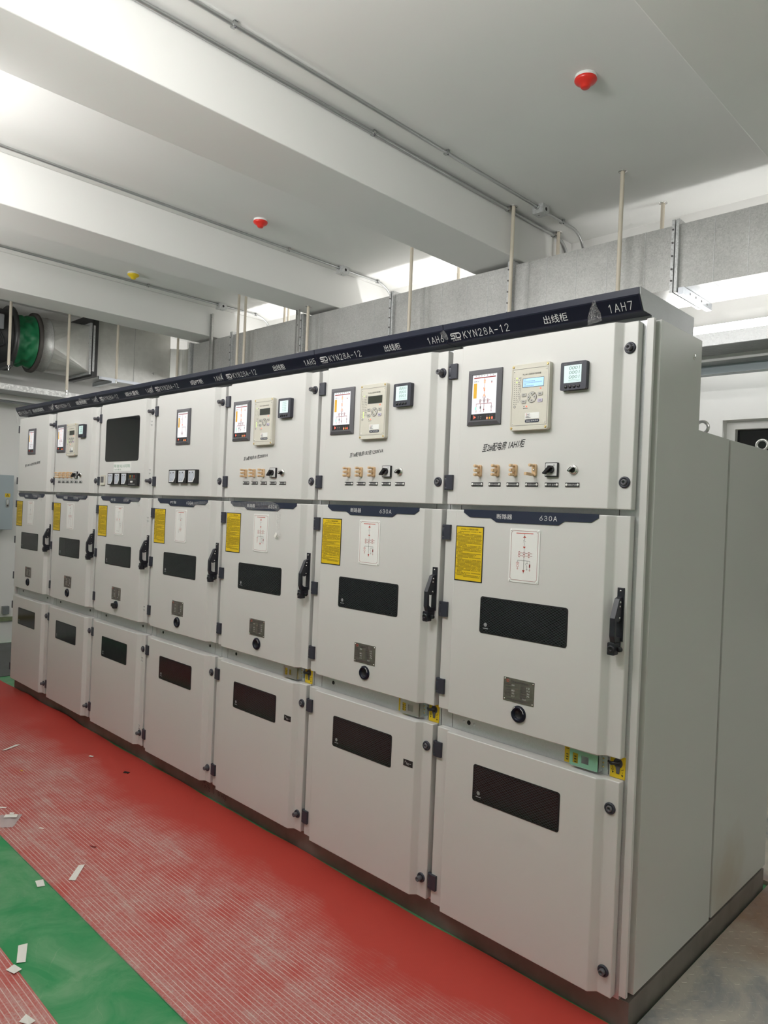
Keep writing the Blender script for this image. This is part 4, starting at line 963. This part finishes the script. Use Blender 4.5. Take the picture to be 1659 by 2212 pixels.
for i in range(52):
    for j in range(70):
        x = 5.66+i*.034+(j % 2)*.0; yy = .05+j*.034
        a = math.radians(45 if (i+j) % 2 else -45); ca, sa = math.cos(a), math.sin(a)
        if x > 7.4: continue
        pts = [(-.0115, 0), (-.006, -.0026), (.006, -.0026), (.0115, 0), (.006, .0026), (-.006, .0026)]
        lo = [(x+p*ca-q*sa, yy+p*sa+q*ca, -.0701) for p, q in pts]; hi = [(x+(p*ca-q*sa)*.7, yy+(p*sa+q*ca)*.7, -.0689) for p, q in pts]
        cp.add(lo+hi, [(k, (k+1) % 6, 6+(k+1) % 6, 6+k) for k in range(6)]+[tuple(range(6, 12))], 'checker')
tag(cp.obj('checker_plate'), 'dusty rust stained checker plate steel floor cover beside the end cabinet', 'floor plate')
tag(MB().box(LW+.07, -.46, -1.6, 2.7, FZ, FZ+.005, 'dark_plate').obj('trench_cover'), 'dark grey steel trench cover on the floor by the far left wall', 'floor plate')

def scrap(name, pts, label, cat, m='paper', z=FZ+.0075, lift=.004, t=.0006, group='scraps on the floor'):
    b = MB(); n = len(pts); zz = [z+(lift if k % 2 else .0005) for k in range(n)]
    lo = [(p[0], p[1], zz[k]) for k, p in enumerate(pts)]; hi = [(p[0], p[1], zz[k]+t) for k, p in enumerate(pts)]
    b.add(lo+hi, [tuple(range(n))[::-1], tuple(range(n, 2*n))]+[(k, (k+1) % n, n+(k+1) % n, n+k) for k in range(n)], m)
    return tag(b.obj(name), label, cat, group)
GZ = FZ+.0008
scrap('paper_strip', [(1.625, -.579), (1.571, -.472), (1.578, -.445), (1.644, -.566)], 'long white paper strip on the far end of the red mat, at the left edge', 'paper scrap')
scrap('paper_strip', [(3.419, -.826), (3.437, -.805), (3.541, -.892), (3.524, -.914)], 'white strip lying on the near edge of the red mat', 'paper scrap')
scrap('paper_piece', [(3.422, -1.016), (3.437, -.988), (3.490, -1.000), (3.484, -1.030)], 'small white torn square on the green floor beside the red mat', 'paper scrap', z=GZ)
scrap('paper_strip', [(3.854, -1.232), (3.868, -1.204), (3.971, -1.247), (3.962, -1.275)], 'white strip lying on the green floor, lower left', 'paper scrap', z=GZ)
scrap('paper_piece', [(3.985, -1.318), (3.977, -1.288), (4.016, -1.275), (4.030, -1.306)], 'white square scrap on the corner of the second red mat', 'paper scrap', z=FZ+.0085)
scrap('paper_piece', [(2.660, -.872), (2.645, -.862), (2.662, -.846), (2.676, -.858)], 'tiny white scrap above the clear plastic bag', 'paper scrap', lift=.001)
scrap('paper_piece', [(2.54, -.895), (2.535, -.88), (2.565, -.852), (2.572, -.862)], 'thin white sliver at the left edge above the clear plastic bag', 'paper scrap', lift=.001)
scrap('paper_piece', [(2.07, -.20), (2.062, -.185), (2.09, -.172), (2.10, -.186)], 'lone white chip on the far part of the red mat', 'paper scrap', lift=.002)
scrap('paper_piece', [(2.925, -.822), (2.922, -.812), (2.945, -.800), (2.948, -.808)], 'cream chip on the red mat right of the clear plastic bag', 'paper scrap', lift=.002)
scrap('plastic_offcut', [(2.475, -.160), (2.470, -.146), (2.50, -.128), (2.508, -.144)], 'small black offcut on the clean red part of the mat', 'offcut', 'ink', lift=.002, t=.003)
scrap('plastic_offcut', [(2.062, -.615), (2.060, -.606), (2.082, -.602), (2.084, -.611)], 'tiny yellow offcut on the far part of the red mat', 'offcut', 'amber', lift=.001, t=.002)
scrap('plastic_offcut', [(3.272, -.712), (3.270, -.706), (3.300, -.690), (3.303, -.696)], 'tiny dark red sliver on the dusty part of the mat', 'offcut', 'dark_red', lift=.001, t=.002)
scrap('paper_piece', [(4.28, -1.375), (4.27, -1.35), (4.31, -1.335), (4.325, -1.36)], 'crumpled white scrap on the second red mat, at the bottom edge', 'paper scrap', z=FZ+.0085, lift=.008)
bagpts = [(2.65, -.914), (2.712, -.824), (2.837, -.913), (2.803, -.962)]
bag = thing('plastic_bag', (2.74, -.9, FZ+.007), 'clear zip plastic bag lying on the red mat at the left edge', 'bag')
rb = random.Random(5); V = []; ng = 8
for i in range(ng+1):
    for j in range(ng+1):
        u, v = i/ng, j/ng; A = Vector(bagpts[0]).lerp(Vector(bagpts[1]), u); B = Vector(bagpts[3]).lerp(Vector(bagpts[2]), u); q = A.lerp(B, v)
        V.append((q.x-2.74, q.y+.9, .002+.006*math.sin(PI*u)*math.sin(PI*v)+rb.uniform(0, .0025)))
MB().add(V, [(i*(ng+1)+j, i*(ng+1)+j+1, (i+1)*(ng+1)+j+1, (i+1)*(ng+1)+j) for i in range(ng) for j in range(ng)], 'bag', True).obj('bag_film', bag)
pp = [(2.685, -.900), (2.719, -.850), (2.754, -.868), (2.715, -.918)]
MB().add([(a-2.74, b+.9, .0135) for a, b in pp], [(3, 2, 1, 0)], 'paper').obj('bag_label', bag)

# ------------------------------------------------------------------ ceiling conduits, boxes, detectors
def conduit(x, zc, y0, yj, y1, yb, label, clamps, r=.0105, box=True, zend=3.25):
    t = thing('conduit', (x, y0, zc), label, 'conduit', 'ceiling conduits')
    path = [(0, 0, 0), (0, y1-y0, 0)]
    if box:
        MB().tube([(0, 0, 0), (0, yj-.044-y0, 0)], r, 'ringpipe', 12).obj('pipe', t); path[0] = (0, yj+.044-y0, 0)
    for i in range(1, 9):
        a = PI/2*i/8; R = yb-y1; path.append((0, y1-y0+R*math.sin(a), -R*(1-math.cos(a))))
    path.append((0, yb-y0, zend-zc))
    MB().tube(path, r, 'ringpipe', 12).obj('pipe', t)
    for yc in clamps:
        k = MB().prism(rrect(-.017, .017, -.013, .012, .006, 3), 'y', yc-y0-.009, yc-y0+.009, 'ringpipe'); k.box(-.020, .020, yc-y0-.009, yc-y0+.009, .010, .013, 'ringpipe')
        k.lathe((.012, yc-y0, -.012), (0, 0, -1), [(0, .005), (.006, .005), (.006, .0001)], 'bezel', 8); k.obj('clamp', t)
    if box:
        b = thing('junction_box', (x, yj, H), 'square galvanised junction box on the %s' % label.split(',')[0], 'junction box', 'ceiling junction boxes')
        q = MB().box(-.042, .042, -.042, .042, -.062, 0, 'bright_galv'); q.lathe((.042, 0, -.032), (1, 0, 0), [(0, .014), (.001, .014), (.001, .0001)], 'ink', 14)
        q.lathe((-.015, .0, -.062), (0, 0, -1), [(0, .006), (.001, .0001)], 'ink', 10); q.obj('box_shell', b, .002)
        for yy in (-.042, .042):
            MB().lathe((0, yy, zc-H), (0, 1 if yy > 0 else -1, 0), [(-.004, .016), (.014, .016), (.014, .012)], 'ringpipe', 14).obj('gland', b)
conduit(3.855, 3.728, FW, 2.05, 2.48, 2.66, 'upper ceiling conduit nearest the camera, running beside the first beam', (-.47, 1.02, 2.33))
conduit(3.6785, 3.726, FW, 0, 2.56, 2.72, 'lower conduit along the corner of the nearest beam', (.58, 1.9, 2.50), .012, False)
conduit(1.795, 3.733, FW, 2.06, 2.50, 2.74, 'ceiling conduit along the second beam', (-.85, 1.45, 2.50), .010)
conduit(-.145, 3.733, FW, 2.05, 2.50, 2.74, 'ceiling conduit along the farthest beam', (-.3, 1.2, 2.50), .010)
def detector(x, y, cap, label):
    t = thing('smoke_detector', (x, y, H), label, 'smoke detector', 'ceiling smoke detectors')
    MB().lathe((0, 0, 0), (0, 0, -1), [(0, .052), (.012, .054), (.018, .052)], 'white', 28).obj('base', t)
    MB().lathe((0, 0, 0), (0, 0, -1), [(.012, .0525), (.022, .0545), (.030, .050), (.040, .036), (.046, .026), (.056, .022), (.060, .018), (.061, .0001)], cap, 28).obj('dust_cover', t)
detector(4.827, .905, 'red_cap', 'ceiling detector with red dust cover, nearest the camera')
detector(2.091, .950, 'red_cap', 'ceiling detector with red dust cover, between the first and second beams')
detector(.065, .940, 'yellow_cap', 'ceiling detector with yellow dust cover, farthest')

# ------------------------------------------------------------------ air duct behind the row
DY0, DY1, DZ0, DZ1 = 2.085, 2.495, 3.006, 3.395
du = thing('air_duct', (2.5, 2.3, DZ0), 'long galvanised rectangular air duct running behind the cabinets under the beams', 'duct')
def loc(o, p=(2.5, 2.3, DZ0)): o.location = (-p[0], -p[1], -p[2]); return o
sh = MB().box(-.74, RW-.3, DY0, DY1, DZ0, DZ1, 'duct')
for x in (5.55, 5.22, 5.03, 4.608, 4.351, 4.13, 3.899, 3.751, 3.40, 3.203, 2.954, 2.77, 2.585, 2.2, 1.972, 1.75, 1.474, 1.0, .75, .5, -.2, 5.9, 6.3):
    sh.box(x-.0016, x+.0016, DY0-.0015, DY1, DZ0-.0015, DZ1+.0015, 'bright_galv')
loc(sh.obj('duct_shell', du))
for x in (6.0, 4.807, 3.613, 2.425, 1.245, .06):
    k = MB()
    for dx in (-.022, .004): k.box(x+dx, x+dx+.018, DY0-.028, DY1+.012, DZ0-.028, DZ1+.026, 'bright_galv')
    for z in (3.05, 3.12, 3.2, 3.28, 3.36): k.lathe((x-.013, DY0-.029, z), (0, -1, 0), [(0, .006), (.005, .006), (.005, .0001)], 'grey_ink', 8)
    loc(k.obj('flange', du))
    q = MB().box(x+.028, x+.062, DY0-.02, DY1+.02, DZ0-.045, DZ0-.002, 'zinc')
    for i in range(4): q.lathe((x+.063, DY0+.08+i*.09, DZ0-.024), (1, 0, 0), [(0, .008), (.001, .0001)], 'grey_ink', 10)
    loc(q.obj('trapeze_bar', du))
# elbow and plenum towards the fan
el = MB(); arc = [(-1.185, 2.045), (-1.13, 2.10)]
for i in range(0, 9):
    a = PI*.5*i/8; arc.append((-1.13+.26*(1-math.cos(a))*1.0, 2.10+.17*math.sin(a)-.17*(1-math.cos(a))*.9))
arc += [(-.77, 2.085), (-.77, 2.50), (-1.6, 2.60), (-1.75, 2.3), (-1.75, 2.045)]
el.prism(arc, 'z', DZ0, DZ1+.0, 'sheet'); el.box(-.80, -.765, DY0-.03, DY1+.02, DZ0-.03, DZ1+.02, 'bright_galv')
loc(el.obj('elbow', du))
pn = thing('duct_plenum', (-1.475, 1.6, 2.93), 'large galvanised duct box between the fan transition and the elbow', 'duct', None)
b = MB().box(-1.75, -1.2, 1.165, 2.045, 2.935, 3.585, 'sheet'); b.box(-1.2, -1.196, 1.60, 1.606, 2.935, 3.585, 'duct'); o = b.obj('box_shell', pn); o.location = (1.475, -1.6, -2.93)
b = MB().box(-1.78, -1.165, 1.105, 1.165, 2.915, 3.60, 'fan'); b.box(-1.19, -1.163, 1.108, 1.13, 2.97, 3.47, 'bright_galv'); o = b.obj('flange', pn); o.location = (1.475, -1.6, -2.93)
b = MB().box(-1.195, -1.215, 1.20, 2.0, 2.905, 2.935, 'zinc').box(-1.7, -1.2, 1.35, 1.39, 2.885, 2.93, 'zinc'); o = b.obj('support_bar', pn); o.location = (1.475, -1.6, -2.93)
AX, AZ = -1.47, 3.215
tr = thing('duct_transition', (AX, .9, AZ), 'galvanised round to square duct transition beside the green sleeve', 'duct')
b = MB(); n = 32; R = .285
ring = [(R*math.cos(2*PI*i/n), -.20, R*math.sin(2*PI*i/n)) for i in range(n)]; hw, hh = .265, .25
cor = [(hw, .19, hh), (-hw, .19, hh), (-hw, .19, -hh), (hw, .19, -hh)]
b.add(ring+cor, [(i, n+i//8, (i+1) % n) for i in range(n)]+[(8*k, n+(k-1) % 4, n+k) for k in range(4)], 'sheet')
b.lathe((0, -.30, 0), (0, 1, 0), [(0, R), (.10, R), (.10, R+.006), (.108, R+.006), (.108, R)], 'duct', 36)
b.box(-hw-.03, hw+.03, .18, .20, -hh-.03, hh+.03, 'bright_galv'); b.obj('shell', tr)
MB().lathe((0, -.335, 0), (0, 1, 0), [(0, R-.02), (0, R+.03), (.03, R+.03), (.035, R-.02)], 'rust', 36).obj('flange', tr)
fc = MB(); rn = random.Random(9); V = []; na, nl = 72, 14
for i in range(nl+1):
    for k in range(na):
        a = 2*PI*k/na; u = i/nl
        rr2 = .278+math.sin(PI*u)**.6*(.005*math.sin(a*17+u*9)+.010*math.sin(a*9-u*7+1)+.009*math.sin(a*5+u*9)-.022)
        V.append((rr2*math.cos(a), -.105+.20*u, rr2*math.sin(a)))
fc.add(V, [(i*na+k, i*na+(k+1) % na, (i+1)*na+(k+1) % na, (i+1)*na+k) for i in range(nl) for k in range(na)], 'green_cloth', True)
o = tag(fc.obj('flexible_sleeve'), 'wrinkled green cloth sleeve between the fan and the duct transition', 'duct sleeve'); o.location = (AX, .462, AZ)
fn = thing('axial_fan', (AX, 0, AZ), 'dark round duct fan hung at the left edge beside the green sleeve', 'fan')
MB().lathe((0, -.55, 0), (0, 1, 0), [(0, .29), (.86, .29)], 'fan', 40).obj('casing', fn)
MB().lathe((0, .315, 0), (0, 1, 0), [(0, .26), (0, .335), (.035, .335), (.035, .26)], 'fan', 40).obj('flange', fn)
MB().box(.24, .33, -.02, .20, .02, .17, 'fanbox').obj('terminal_box', fn, .008)
MB().tube([(.30, .16, .02), (.31, .2, -.06), (.30, .22, -.12), (.26, .18, -.14)], .011, 'rubber', 8).obj('cable', fn)
MB().box(-.45, .47, .20, .25, -.36, -.31, 'fan').box(-.45, .47, -.45, -.40, -.36, -.31, 'fan').obj('support_channel', fn)
def rod(x, y, z0, z1, label):
    t = thing('hanger_rod', (x, y, z1), label, 'hanger rod', 'cream sleeved hanger rods')
    MB().tube([(0, 0, 0), (0, 0, z0-z1)], .0135, 'pvc', 12).obj('sleeve', t)
    MB().lathe((0, 0, 0), (0, 0, -1), [(0, .028), (.003, .028), (.004, .015)], 'steel', 14).obj('ceiling_washer', t)
    MB().tube([(0, 0, z0-z1), (0, 0, z0-z1-.05)], .006, 'steel', 8).lathe((0, 0, z0-z1-.03), (0, 0, 1), [(0, .001), (0, .012), (.01, .012), (.01, .001)], 'steel', 6).obj('threaded_end', t)
for x, y, z1, lb in ((4.515, 1.93, H, 'cream sleeved rod in front of the duct, nearest the camera'), (3.706, 1.935, H, 'cream sleeved rod in front of the duct just right of the nearest beam'), (2.747, 1.94, H, 'cream sleeved rod in front of the duct, left of the nearest beam'),
                     (1.480, 1.94, BZ, 'cream sleeved rod hanging from the second beam in front of the duct'), (.357, 1.94, H, 'left of the two thin cream rods between the second and farthest beams'), (.42, 1.98, H, 'right of the two thin cream rods between the second and farthest beams'),
                     (4.516, 2.518, H, 'short cream rod showing behind the duct, nearest the camera'), (3.7065, 2.53, H, 'short cream rod behind the duct beside the bent conduits'), (2.748, 2.530, H, 'short cream rod behind the duct in the bright gap left of the nearest beam'),
                     (.35, 2.530, H, 'left of the two short cream rods behind the duct, far'), (.42, 2.530, H, 'right of the two short cream rods behind the duct, far')):
    rod(x, y, 2.62, z1, lb)
rod(-.985, .205, 2.86, H, 'cream sleeved rod in front of the dark fan at the left edge'); rod(-.985, .775, 2.70, H, 'cream sleeved rod in front of the duct transition')
rod(-.985, 1.30, 2.90, H, 'thin cream rod in front of the large duct box'); rod(-.97, 2.015, 2.80, H, 'cream sleeved rod in front of the duct elbow')
def strut(x, y, z0, z1, label):
    t = MB().box(-.021, .021, -.002, .0, z0, z1, 'duct').box(-.021, -.018, -.022, -.002, z0, z1, 'duct').box(.018, .021, -.022, -.002, z0, z1, 'duct')
    for z in (z1-.04, z1-.14): t.lathe((0, -.002, z), (0, -1, 0), [(0, .010), (.008, .010), (.008, .0001)], 'steel', 10)
    o = t.obj('strut_channel'); o.location = (x, y, 0); tag(o, label, 'strut', 'steel strut channels')
strut(-.318, 2.06, 2.6, 3.67, 'steel strut channel bolted to the farthest beam in front of the duct'); strut(1.31, 1.97, 2.6, BZ, 'steel strut channel hanging from the second beam in front of the duct')

# ------------------------------------------------------------------ rear wall batten and cable trays
lt = thing('wall_lamp', (5.6, 2.70, 2.875), 'long glowing white batten lamp on the back wall behind the end cabinet', 'lamp')
MB().box(-1.1, 1.3, -.035, .009, -.02, .035, 'white').obj('housing', lt, .003)
MB().box(-.8, -.77, .009, .10, -.01, .02, 'zinc').box(1.0, 1.03, .009, .10, -.01, .02, 'zinc').obj('wall_bracket', lt)
dif = [(-.034, -.022), (-.034, .030), (-.058, .028), (-.072, .015), (-.074, -.004), (-.062, -.020)]
MB().prism(dif, 'x', -1.08, 1.28, 'lamp').obj('diffuser', lt)
tray = thing('cable_tray', (5, 2.2, 2.6), 'galvanised busway tray hung behind the end cabinet below the glowing lamp', 'cable tray', 'cable trays')
T = MB().box(3.2, RW-.3, 1.998, 2.0, 2.612, 2.685, 'bright_galv').box(3.2, RW-.3, 2.0, 2.47, 2.64, 2.685, 'bright_galv'); o = T.obj('side_rail', tray); o.location = (-5, -2.2, -2.6)
T = MB()
pts = [(2.0, 2.612)]
for i in range(13): y0 = 2.002+i*.0195; pts += [(y0, 2.609), (y0+.010, 2.609), (y0+.011, 2.6125), (y0+.018, 2.6125)]
pts += [(2.256, 2.612), (2.256, 2.64), (2.0, 2.64)]
T.prism(pts, 'x', 3.2, RW-.3, 'galv_box'); o = T.obj('ribbed_underside', tray); o.location = (-5, -2.2, -2.6)
T = MB().box(3.2, RW-.3, 2.256, 2.266, 2.577, 2.64, 'white'); T.box(3.2, RW-.3, 2.266, 2.39, 2.577, 2.585, 'galv_box'); o = T.obj('lower_flange', tray); o.location = (-5, -2.2, -2.6)
T = MB().box(3.2, RW-.3, 2.385, 2.46, 2.525, 2.60, 'wallbox'); o = T.obj('bearer', tray); o.location = (-5, -2.2, -2.6)
t2 = thing('cable_tray', (-1.6, 1, 2.7), 'bright speckled cable tray running along the left wall below the fan', 'cable tray', 'cable trays')
T = MB().box(-1.402, -1.40, -2.5, 2.6, 2.677, 2.736, 'tray_galv').box(-1.80, -1.402, -2.5, 2.6, 2.72, 2.734, 'tray_galv'); o = T.obj('side_rail', t2); o.location = (1.6, -1, -2.7)
T = MB().box(-1.78, -1.402, -2.5, 2.6, 2.672, 2.685, 'galv_box'); o = T.obj('underside', t2); o.location = (1.6, -1, -2.7)
T = MB().box(-1.815, -1.78, -2.5, 2.6, 2.615, 2.69, 'white'); o = T.obj('lower_flange', t2); o.location = (1.6, -1, -2.7)
T = MB().box(-1.93, -1.815, -2.5, 2.6, 2.60, 2.615, 'fanbox'); o = T.obj('bearer', t2); o.location = (1.6, -1, -2.7)

# ------------------------------------------------------------------ left wall: distribution box
db = thing('distribution_box', (LW+.004, .3, 1.2), 'blue grey wall mounted distribution box at the left edge', 'electrical box')
MB().box(0, .20, -.35, .312, .0, .605, 'wallbox').obj('enclosure', db, .004)
q = MB().box(.20, .2015, .225, .278, .36, .402, 'yellow'); q.add([(.2019, .233, .368), (.2019, .269, .368), (.2019, .251, .398)], [(0, 1, 2)], 'ink'); q.add([(.2021, .240, .371), (.2021, .262, .371), (.2021, .251, .391)], [(0, 1, 2)], 'yellow')
q.add([(.2023, .253, .388), (.2023, .247, .380), (.2023, .250, .380), (.2023, .2485, .373), (.2023, .2555, .382), (.2023, .2515, .382)], [(0, 1, 2, 3, 4, 5)], 'ink'); q.obj('warning_label', db)
MB().prism(rrect(.235, .270, .245, .345, .017, 6), 'x', .20, .206, 'steel').prism(rrect(.242, .263, .285, .335, .010, 5), 'x', .206, .209, 'galv').prism(rrect(.244, .261, .258, .275, .008, 5), 'x', .206, .209, 'black').obj('latch', db)
for z in (.47, .39): MB().lathe((.20, .06, z), (1, 0, 0), [(0, .016), (.02, .014), (.02, .0001)], 'black', 16).obj('knob', db)
MB().tube([(.08, .2, 0), (.08, .2, -.18), (.06, .19, -.40)], .009, 'pvc', 8).tube([(.09, .15, 0), (.09, .15, -.2), (.08, .15, -.42)], .008, 'pvc', 8).obj('cable', db)
tag(MB().box(LW, LW+.05, .60, .67, .235, .325, 'fanbox').obj('socket_box', bevel=.004), 'small grey socket box low on the left wall', 'electrical box')
